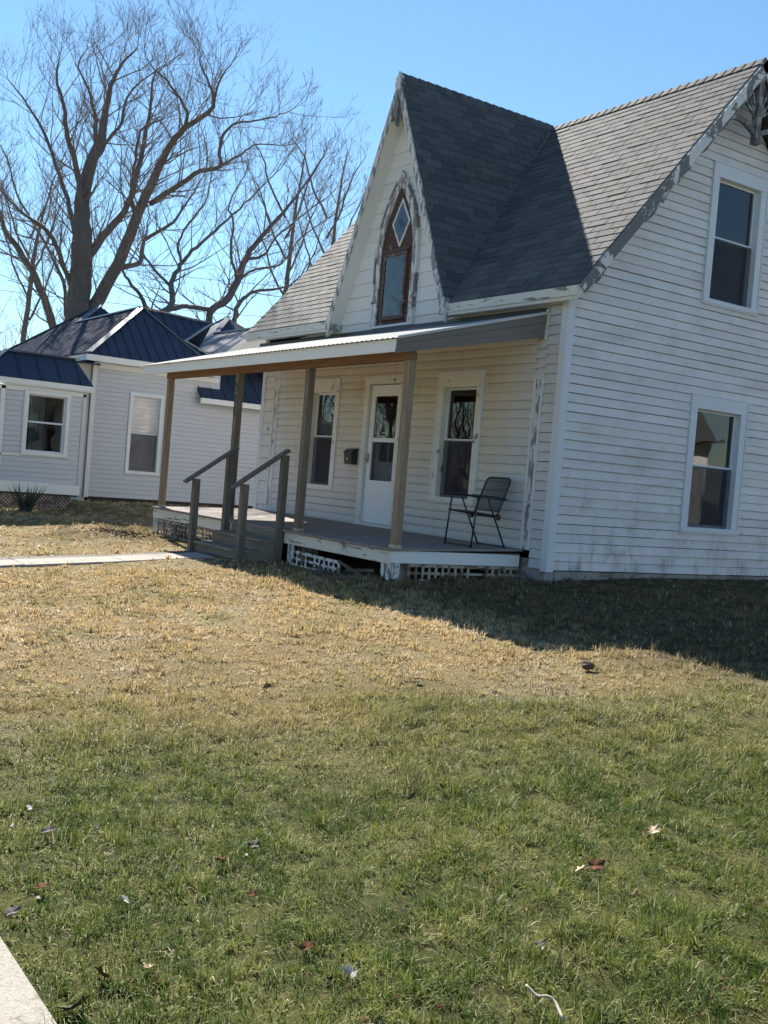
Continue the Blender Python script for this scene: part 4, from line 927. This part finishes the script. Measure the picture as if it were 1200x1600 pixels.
L1_ = [
 ([g0, (118, 560, 24, 0), (120, 500, 22, 0), (127, 430, 20, 0), (128, 372, 18, 0), (129, 320, 14, .2), (140, 260, 11, .4), (158, 215, 8, .8), (166, 170, 6, 1), (177, 125, 4, 1.3), (192, 80, 2.5, 1.5), (215, 35, 1, 1.8)], 1),
 ([(128, 335, 10, 0), (120, 270, 7, -.4), (106, 215, 6, -1), (100, 165, 4.5, -1.5), (88, 120, 3, -1.8), (94, 60, 1, -2)], 1),
 ([(133, 405, 12, 0), (160, 370, 10, .6), (195, 330, 8, 1.2), (213, 280, 7, 1.8), (225, 222, 5.5, 2.4), (234, 175, 4, 3), (238, 130, 2.5, 3.4), (246, 85, 1, 3.7)], 1),
 ([(118, 560, 18, 0), (146, 482, 17, .2), (185, 412, 14.5, -.3), (210, 350, 13, -.9), (235, 290, 11, -1.5), (262, 235, 8.5, -2.1), (290, 200, 7, -2.6), (333, 166, 5, -3), (326, 130, 3, -3.3), (313, 85, 2, -3.5), (312, 35, .8, -3.8)], 1),
 ([(288, 202, 5, -2.5), (290, 175, 4, -2.9), (268, 135, 3, -3.4), (238, 90, 1.6, -3.8), (225, 40, .8, -4.2)], 1),
 ([(333, 166, 3.5, -3), (345, 125, 2.5, -3.1), (362, 80, 1, -3.2)], 1),
 ([(235, 318, 7, -.9), (272, 294, 6.5, -1.4), (312, 268, 5.5, -2), (343, 259, 5, -2.3), (344, 225, 4, -2.3), (362, 195, 3, -2.4), (398, 188, 2.2, -2.5), (430, 182, 1.5, -2.6), (458, 170, .7, -2.8)], 1),
 ([(343, 259, 4, -2.3), (378, 240, 2.5, -2), (405, 225, 1.8, -1.8), (440, 228, .8, -1.6)], 1),
 ([(188, 418, 7, -.2), (218, 409, 6, .6), (226, 376, 5, 1.1), (270, 347, 3.8, 1.8), (296, 310, 2.6, 2.3), (320, 270, 1, 2.8)], 1),
 ([(108, 640, 14, .3), (84, 515, 10, .8), (62, 450, 9, 1.3), (34, 398, 8, 1.8), (6, 355, 6, 2.2), (-8, 300, 4, 2.5), (-20, 230, 1.5, 2.8)], 1),
 ([(112, 450, 7, 0), (96, 408, 6.5, -.5), (82, 372, 6, -1), (64, 352, 5, -1.5), (38, 335, 3.5, -2), (8, 305, 2.5, -2.5), (-15, 270, 1, -3)], 1),
 ([(122, 385, 8, 0), (108, 325, 6, .8), (92, 270, 5, 1.5), (72, 215, 4, 2.2), (45, 165, 2.5, 2.8), (12, 120, 1, 3.4)], 1),
 ([(150, 240, 6, .5), (150, 190, 4.5, 0), (138, 140, 3, -.6), (122, 90, 2, -1), (135, 45, .8, -1.4)], 1),
 ([(140, 262, 7, .3), (165, 225, 5, 1.4), (190, 190, 4, 2.2), (205, 140, 2.6, 2.8), (262, 80, 1, 3.5)], 1),
 ([(104, 500, 5, .6), (98, 440, 4.5, 1.2), (78, 395, 3.5, 1.9), (58, 360, 2.5, 2.5), (20, 340, 1, 3)], 1),
 ([(213, 345, 7, -.9), (205, 300, 5, -1.8), (212, 250, 4, -2.5), (220, 205, 3, -3), (255, 185, 1.5, -3.5)], 1)]
build_tree(T1, L1_, TD, dens=3.5, L1=2.1, lvl=2, kids=(4, 5, 4))
TD2 = 30
b0 = px2(328, 520, TD2); T2 = root('bare_tree', (b0.x, b0.y, 0), 'wide bare tree with twisted low limbs spreading behind the far house roofs', 'tree')
L2_ = [
 ([(330, 740, 10, 0), (328, 560, 8, 0), (327, 510, 6, 0), (331, 484, 6.5, 0), (352, 470, 7, .3), (371, 440, 6.5, .6), (384, 404, 5.5, 1), (402, 378, 4.5, 1.2), (434, 342, 3.5, 1.5), (468, 300, 2, 1.8), (504, 245, .8, 2)], 1),
 ([(331, 484, 6, 0), (300, 480, 6, -.3), (284, 478, 6, -.6), (262, 484, 7.5, -.9), (243, 489, 7, -1.2), (228, 480, 5.5, -1.5), (219, 460, 4.5, -1.6), (205, 446, 4, -1.7), (193, 425, 3, -1.8), (180, 400, 1.2, -2)], .8),
 ([(258, 486, 7, -.9), (270, 470, 7.5, -.8), (268, 442, 6.5, -.7), (283, 414, 5.5, -.3), (300, 392, 4.5, 0), (330, 366, 3.5, .3), (356, 342, 2.8, .5), (392, 308, 2, .8), (440, 262, .8, 1)], 1),
 ([(284, 412, 4, -.3), (278, 385, 3.2, -.8), (292, 352, 2.6, -1.2), (318, 320, 2, -1.6), (330, 275, .8, -2)], 1),
 ([(270, 452, 4, -.7), (245, 425, 3.2, -.2), (224, 394, 2.6, .3), (232, 350, 1.8, .8), (228, 300, .8, 1.2)], 1),
 ([(366, 560, 7, .8), (368, 500, 6.5, .8), (374, 472, 5.5, .8), (400, 455, 4, 1.2), (430, 452, 3, 1.6), (460, 440, 2, 2), (490, 400, .9, 2.4)], 1),
 ([(372, 440, 4, .6), (362, 400, 3.2, 0), (366, 350, 2.6, -.5), (356, 320, 2, -.9), (385, 270, .8, -1.4)], 1),
 ([(384, 404, 4, 1), (412, 400, 3, .5), (432, 370, 2.4, 0), (462, 345, 1.6, -.4), (520, 300, .7, -.8)], 1),
 ([(371, 440, 4, .6), (400, 420, 3, 1.1), (440, 412, 2.4, 1.6), (470, 372, 1.6, 2), (530, 330, .7, 2.3)], 1)]
build_tree(T2, L2_, TD2, dens=3.0, L1=1.8, lvl=2, kids=(3, 4, 4), upb=.4)
for k, (bx, top, td, lab) in enumerate(((440, 232, 42, 'slender bare tree just right of the twisted tree, behind the farmhouse roof'), (505, 236, 46, 'thin bare tree rising close beside the front gable of the farmhouse'), (40, 300, 52, 'distant thin bare tree half hidden at the left edge of the view'))):
    b0 = px2(bx, 520, td); T = root('bare_tree', (b0.x, b0.y, 0), lab, 'tree'); L = []
    L.append(([(bx, 760, 6, 0), (bx-4, 560, 5, 0), (bx+3, 480, 4.5, 0), (bx+12, 410, 4, 0), (bx+22, (top+410)/2, 2.5, 0), (bx+38, top, .8, 0)], 1))
    for j in range(6):
        y0 = 500-j*32; s_ = (-1) ** j; L.append(([(bx+6, y0, 3, 0), (bx+6+s_*22, y0-45, 2.4, .8*s_), (bx+8+s_*38, y0-95, 1.7, 1.2*s_), (bx+10+s_*56, y0-150+j*6, .8, 1.6*s_)], 1))
    build_tree(T, L, td, dens=1.2, L1=1.8, lvl=2, kids=(3, 4, 3), upb=.5)
def copy_thing(r0, loc, rz, label, sc=1):
    r = r0.copy(); COL.objects.link(r); r.location = loc; r.rotation_euler = (0, 0, rz); r.scale = (sc, sc, sc); r['label'] = label
    for c in list(r0.children): d = c.copy(); COL.objects.link(d); d.parent = r
    return r
for i, (x, y, rz, sc) in enumerate(((-26, -24, 1.2, 1), (-34, -29, 2.6, 1.1), (-22, -31, 4.0, .9), (-43, -27, 5.1, 1), (-30, -40, .4, 1.2))):
    copy_thing(T2 if i % 2 else T1, (x, y, -.4), rz, ('bare tree across the street, nearest of the trees mirrored in the panes', 'leaning bare tree across the street, behind the nearest one', 'smaller bare tree across the street, leftmost as the panes mirror it', 'farthest bare tree down the street, mirrored in the left pane', 'tall bare tree set back behind the others across the street')[i], sc)
# brown brush and far wood line at the left
bw_ = MB()
for i in range(120):
    x = random.uniform(-95, -48); y = random.uniform(-30, 40); h = random.uniform(8, 13)
    p = Vector((x, y, .1))
    for k in range(3): grow(bw_, p, Vector((random.gauss(0, .3), random.gauss(0, .3), 1)).normalized(), h*random.uniform(.6, 1), .06, 2, .5, 4, (4, 5, 4))
bw_.build('far_brush', 'brush', None, kind='stuff', normals=False)
bpy.data.objects['far_brush']['label'] = 'brown leafless brush and far wood line behind the neighbouring house'
bpy.data.objects['far_brush']['category'] = 'brush'
fb = bpy.data.objects['far_brush'].copy(); COL.objects.link(fb); fb.location = (22, -58, -.5); fb['label'] = 'brown leafless brush along the far side of the street, mirrored in the panes'
# utility wires crossing behind the trees
def wire(a, b, sag, label):
    pts = [Vector(a).lerp(Vector(b), t)-Vector((0, 0, sag*4*t*(1-t))) for t in np.linspace(0, 1, 24)]
    o = MB().tube(pts, .007, 4).build('overhead_wire', 'wire', smooth=True); tag(o, label, 'wire', 'overhead utility wires')
wire((-26, -14, 7.2), (-20, 14, 7.6), .6, 'upper thin utility wire crossing the bare tree trunks'); wire((-26.3, -14, 6.3), (-20.3, 14, 6.7), .7, 'lower thin utility wire crossing the bare tree trunks')

# ------------------------------------------------------------------ grass: individual blades, denser close by
def in_any(x, y):
    m = (x > -WL) & (x < .0) & (y > 0) & (y < D)
    m |= (x > -7.3) & (x < -.5) & (y > -1.85) & (y <= 0)
    m |= (x > -4.45) & (x < -2.93) & (y > -2.5) & (y <= -1.8)
    m |= (y < -7.69) & (y > -9.3) | (y < -12.2)
    m |= (x > -4.12) & (x < -3.42) & (y < -2.5) & (y > -7.7)
    m |= (x < -13.5) & (x > -24) & (y > -1.4) | (x < -12.6) & (x > -15) & (y > -4.6) & (y < -1.4)
    return m
def blades(nt, per, x0, x1, y0, y1, hmu, wid, rad, cond):
    """tufts of per blades each, leaning outwards; taller and shorter patches, thin worn spots"""
    x = rng.uniform(x0, x1, nt); y = rng.uniform(y0, y1, nt)
    dist = np.hypot(x-CAM.x, y-CAM.y); k = cond(x, y, dist); x, y, dist = x[k], y[k], dist[k]; nt = len(x)
    pat = (np.sin(x*3.1+y*1.7)*np.sin(y*2.9-x*1.3)+.6*np.sin(x*7.3-y*5.1)*np.sin(y*8.7+x*3.3)+.5*np.sin(x*13.1+y*9.7)*np.sin(y*15.1-x*11.9))
    keep = rng.random(nt) < np.clip(.80+.75*np.sin(x*9.1+y*4.3+2*np.sin(y*3.1))*np.sin(y*10.3-x*6.7)+.35*np.sin(x*21+y*17)*np.sin(y*19-x*23), .22, 1)
    x, y, dist, pat = x[keep], y[keep], dist[keep], pat[keep]; nt = len(x)
    hT = hmu*np.clip(1+.34*pat, .4, 2.0)*rng.lognormal(0, .22, nt); tT = rng.random(nt)
    azT = rng.uniform(0, 2*np.pi, nt)
    rp = lambda q: np.repeat(q, per)
    n = nt*per; ox, oy = rng.normal(0, rad, n), rng.normal(0, rad, n)
    x, y, dist, h = rp(x)+ox, rp(y)+oy, rp(dist), rp(hT)*rng.uniform(.45, 1.25, n)
    k = ~in_any(x, y); az = np.arctan2(oy, ox)+rng.normal(0, .7, n); lean = np.abs(rng.normal(.62, .4, n))
    az = np.where(rng.random(n) < .35, rp(azT), az)
    tint = np.clip(rp(tT)*.45+rng.random(n)*.55, 0, 1)
    x, y, dist, h, az, lean, tint = (q[k] for q in (x, y, dist, h, az, lean, tint)); n = len(x)
    z = gz(x, y)-.014; wd = wid*rng.uniform(.6, 1.35, n)*np.clip(dist/6, .75, 3)
    face = az+np.pi/2+rng.normal(0, .5, n)
    dx, dy = np.cos(az), np.sin(az); wx, wy = np.cos(face)*wd/2, np.sin(face)*wd/2
    V = np.zeros((n, 5, 3))
    for i, (t, ww) in enumerate(((0, 1), (0, -1), (.55, .8), (.55, -.8), (1, 0))):
        ang = np.clip(lean*(.5+.9*t), 0, 1.45); r = h*t*np.sin(ang); zz = h*t*np.cos(ang)
        V[:, i, 0] = x+dx*r+wx*ww; V[:, i, 1] = y+dy*r+wy*ww; V[:, i, 2] = z+zz
    return V, tint
sets = []
inw = lambda x, y, m: ((x-CAM.x)*FWD.x+(y-CAM.y)*FWD.y > .5) & (np.abs((x-CAM.x)*RT.x+(y-CAM.y)*RT.y) < .40*((x-CAM.x)*FWD.x+(y-CAM.y)*FWD.y)+m)
sets.append(blades(90000, 14, 0, 10, -9, -1, .046, .0040, .014, lambda x, y, d: (d < 6.5) & inw(x, y, .7)))
sets.append(blades(2600, 34, 1, 10, -8.5, -2, .070, .0044, .028, lambda x, y, d: (d < 8.5) & (rng.random(len(x)) < np.clip(.5+.8*np.sin(x*2.3+1)*np.sin(y*2.9), 0, 1)) & (.82*x-.3*y > 5.2) & inw(x, y, .7)))
sets.append(blades(66000, 12, -6, 12, -10, 4, .046, .0055, .018, lambda x, y, d: (d >= 6.2) & (d < 12.5) & inw(x, y, 1.2)))
sets.append(blades(36000, 10, -24, 12, -16, 8, .042, .0085, .03, lambda x, y, d: (d >= 12) & (d < 27) & inw(x, y, 1.5)))
V = np.concatenate([q[0] for q in sets]); n = len(V); TN = np.concatenate([q[1] for q in sets])
me = bpy.data.meshes.new('grass'); me.vertices.add(n*5); me.vertices.foreach_set('co', V.reshape(-1))
idx = np.arange(n)[:, None]*5
loops = np.concatenate([idx+np.array([0, 1, 3, 2]), idx+np.array([2, 3, 4])], 1).reshape(-1)
me.loops.add(n*7); me.loops.foreach_set('vertex_index', loops)
ls = (np.arange(n)[:, None]*7+np.array([0, 4])).reshape(-1); me.polygons.add(n*2); me.polygons.foreach_set('loop_start', ls)
me.update(calc_edges=True); me.validate()
a = me.attributes.new('tint', 'FLOAT', 'POINT'); a.data.foreach_set('value', np.repeat(TN, 5))
me.materials.append(M['grass']); go = bpy.data.objects.new('grass', me); COL.objects.link(go)
tag(go, 'winter lawn grass, straw coloured near the house and greener by the sidewalk', 'grass', kind='stuff')
print('grass blades', n)

# ------------------------------------------------------------------ leaves and bits lying in the lawn
def gpt(px, py):
    d = FWD+R2*(px-600)/FPX+U2*(800-py)/FPX; t = 1.
    for _ in range(4000):
        p = CAM+d*t
        if p.z < float(gz(p.x, p.y))+.02: return p
        t += .01
def leaf(px, py, size, mat, label, group=None, kind='leaf', name='fallen_leaf'):
    p = gpt(px, py); mb = MB(); k = 14 if kind == 'leaf' else 9; a0 = random.uniform(0, 6.28); up = []
    nrm = Vector((random.gauss(0, .35), random.gauss(0, .35)-.35, 1)).normalized(); a = nrm.cross(Vector((0, 0, 1))+Vector((.1, .3, 0))).normalized(); b = nrm.cross(a)
    ring_ = []
    for i in range(k):
        t = 2*math.pi*i/k+a0
        r = size*(.62 if i % 2 else 1)*random.uniform(.6, 1.15) if kind == 'leaf' else size*random.uniform(.45, 1)*(1 if abs(math.cos(t)) > .5 else .45)
        ring_.append(p+a*math.cos(t)*r+b*math.sin(t)*r+nrm*(.55*r*abs(math.sin(t*.5+a0))+.15*r*math.sin(3*t)-.002))
    c = p+nrm*.0
    mb.add([tuple(c)]+[tuple(q) for q in ring_]+[tuple(c-nrm*.002)]+[tuple(q-nrm*.002) for q in ring_], [(0, i+1, (i+1) % k+1) for i in range(k)]+[(k+1, k+2+(i+1) % k, k+2+i) for i in range(k)]+[(i+1, k+2+i, k+2+(i+1) % k, (i+1) % k+1) for i in range(k)])
    o = mb.build(name, mat, normals=False); tag(o, label, 'leaf' if kind == 'leaf' else 'litter', group)
leaf(930, 1352, .045, 'brown_leaf', 'reddish brown pointed maple leaf, largest on the green turf at right')
leaf(908, 1357, .030, 'tan_leaf', 'tan dry leaf touching the reddish brown maple leaf at right')
leaf(1022, 1298, .034, 'tan_leaf', 'curled tan leaf up and right of the reddish brown maple leaf')
leaf(398, 1320, .032, 'dark_leaf', 'curled dark grey leaf left of centre in the green turf')
leaf(385, 1336, .018, 'pale_bit', 'small pale scrap touching the curled dark grey leaf', kind='bit', name='paper_scrap')
leaf(345, 1342, .028, 'brown_leaf', 'small rust brown leaf left of the curled dark grey leaf')
leaf(395, 1396, .020, 'brown_leaf', 'tiny rust brown leaf just below the curled dark grey leaf')
leaf(196, 1406, .026, 'pale_bit', 'white paper scrap in the turf above the sidewalk corner', kind='bit', name='paper_scrap')
leaf(550, 1518, .032, 'pale_bit', 'crumpled white scrap near the bottom centre of the lawn', kind='bit', name='paper_scrap')
leaf(46, 1263, .024, 'pale_bit', 'white scrap at far left, upper one of the pair at the lawn edge', kind='bit', name='paper_scrap')
leaf(18, 1292, .026, 'pale_bit', 'white scrap at far left, lower one of the pair at the lawn edge', kind='bit', name='paper_scrap')
leaf(148, 1313, .014, 'pale_bit', 'tiny white scrap right of the pair of white scraps at far left', kind='bit', name='paper_scrap')
leaf(280, 1298, .014, 'pale_bit', 'tiny white scrap alone in the turf left of centre', kind='bit', name='paper_scrap')
leaf(75, 1297, .034, 'dark_leaf', 'dark brown leaf beside the white scraps at far left')
leaf(152, 1292, .020, 'dark_leaf', 'small dark leaf right of the dark brown leaf at far left')
leaf(66, 1385, .030, 'brown_leaf', 'dark red leaf above the corner of the sidewalk')
leaf(20, 1425, .034, 'dark_leaf', 'blackish leaf lying against the sidewalk edge at far left')
leaf(60, 1402, .016, 'pale_bit', 'small white scrap beside the dark red leaf above the sidewalk', kind='bit', name='paper_scrap')
leaf(158, 1522, .042, 'brown_leaf', 'curled dark brown leaf in the grass right of the sidewalk')
leaf(115, 1575, .055, 'dark_leaf', 'large dark leaf at the very edge of the sidewalk bottom left')
leaf(230, 1511, .022, 'tan_leaf', 'tan leaf flake right of the curled dark brown leaf')
leaf(480, 1480, .032, 'brown_leaf', 'half buried brown leaf in dark turf left of the crumpled white scrap')
leaf(845, 1474, .024, 'dark_leaf', 'small black leaf above the pale bent twig')
leaf(848, 1481, .010, 'pale_bit', 'white fleck on the small black leaf above the pale twig', kind='bit', name='paper_scrap')
leaf(632, 1423, .014, 'pale_bit', 'pair of white flecks in the turf at bottom centre right', kind='bit', name='paper_scrap')
leaf(625, 1057, .035, 'pale_bit', 'whitish stone like scrap on the straw coloured grass', kind='bit', name='paper_scrap')
leaf(652, 1061, .036, 'brown_leaf', 'brown leaf right of the whitish scrap on straw coloured grass')
leaf(418, 1073, .036, 'brown_leaf', 'brown leaf on the straw coloured grass left of centre')
leaf(690, 1228, .020, 'brown_leaf', 'small brown leaf in the middle of the green turf')
leaf(776, 1086, .014, 'pale_bit', 'tiny white fleck on the straw grass right of centre', kind='bit', name='paper_scrap')
leaf(135, 1203, .018, 'pale_bit', 'small pale scrap with dark stain left on the olive turf', kind='bit', name='paper_scrap')
leaf(95, 1176, .016, 'pale_bit', 'thin white scrap left on the olive turf above the stained one', kind='bit', name='paper_scrap')
fl = MB()                                   # crumbs of dry leaf strewn through the turf
for i in range(520):
    px_, py_ = random.uniform(0, 1200), 905+690*random.random()**.8; q = gpt(px_, py_)
    if q is None or q.y < -7.6 or (q.x < .1 and q.y > -2.6): continue
    s_ = random.uniform(.005, .013); v = [Vector((random.gauss(0, 1), random.gauss(0, 1), random.gauss(0, .5))).normalized()*s_ for _ in range(3)]
    fl.add([tuple(q+w_2) for w_2 in v]+[tuple(q-v[0]*.7)], [(0, 1, 2), (0, 2, 3)])
o = fl.build('leaf_crumbs', 'brown_leaf', normals=False); tag(o, 'tiny crumbs of dry brown leaf strewn all over the lawn', 'leaf litter', kind='stuff')
pc = gpt(918, 1042); mb = MB(); bm = bmesh.new(); bmesh.ops.create_icosphere(bm, subdivisions=3, radius=.045)
for v in bm.verts: q = v.co.copy(); v.co *= 1+.35*mnoise.noise(q*22)+.12*mnoise.noise(q*60); v.co.z *= .7; v.co += pc+Vector((0, 0, .012))
me = bpy.data.meshes.new('dirt_clump'); bm.to_mesh(me); bm.free(); me.materials.append(M['mulch']); o = bpy.data.objects.new('dirt_clump', me); COL.objects.link(o); tag(o, 'dark round clump of dirt on the pale grass just outside the house shadow', 'clump')
tp = [gpt(820, 1555), gpt(838, 1568), gpt(852, 1572), gpt(866, 1578), gpt(880, 1600)]
tp = [p+Vector((0, 0, h)) for p, h in zip(tp, (.03, .022, .028, .022, .01))]; TW = MB().tube(smoothpath(tp, [1]*5, 3)[0], [.0035+.0015*(i/12) for i in range(13)], 6).build('bent_twig', 'twig_pale', smooth=True)
tag(TW, 'pale bent twig in the grass at the bottom right', 'twig'); 
for a, b, lab in (((-1.1, -2.30, .06), (-.3, -2.10, .09), 'weathered wood strip lying on the grass before the broken porch skirt'), ((-1.6, -2.2, .05), (-1.15, -2.32, .06), 'shorter weathered wood strip left of the long strip by the porch'), ((-1.9, -2.02, .07), (-1.3, -2.0, .05), 'grey wood slat fallen right under the white lattice panel')):
    tag(MB().bar(a, b, .045, .014).build('wood_strip', 'debris_wood'), lab, 'plank', 'wood scraps by the porch')
mu = MB()
for i in range(420):
    x = -6.9+random.gauss(0, .35); y = -2.55+random.gauss(0, .28); s_ = random.uniform(.012, .035); z = float(gz(x, y))+.015+random.uniform(0, .03)
    v = [Vector((random.gauss(0, 1), random.gauss(0, 1), random.gauss(0, .5))).normalized()*s_ for _ in range(3)]; c = Vector((x, y, z))
    mu.add([tuple(c+q) for q in v]+[tuple(c-v[0]*.6)], [(0, 1, 2), (0, 2, 3)])
o = mu.build('leaf_litter', 'mulch', normals=False); tag(o, 'patch of dark leaf litter at the left front corner of the porch', 'leaf litter', kind='stuff')
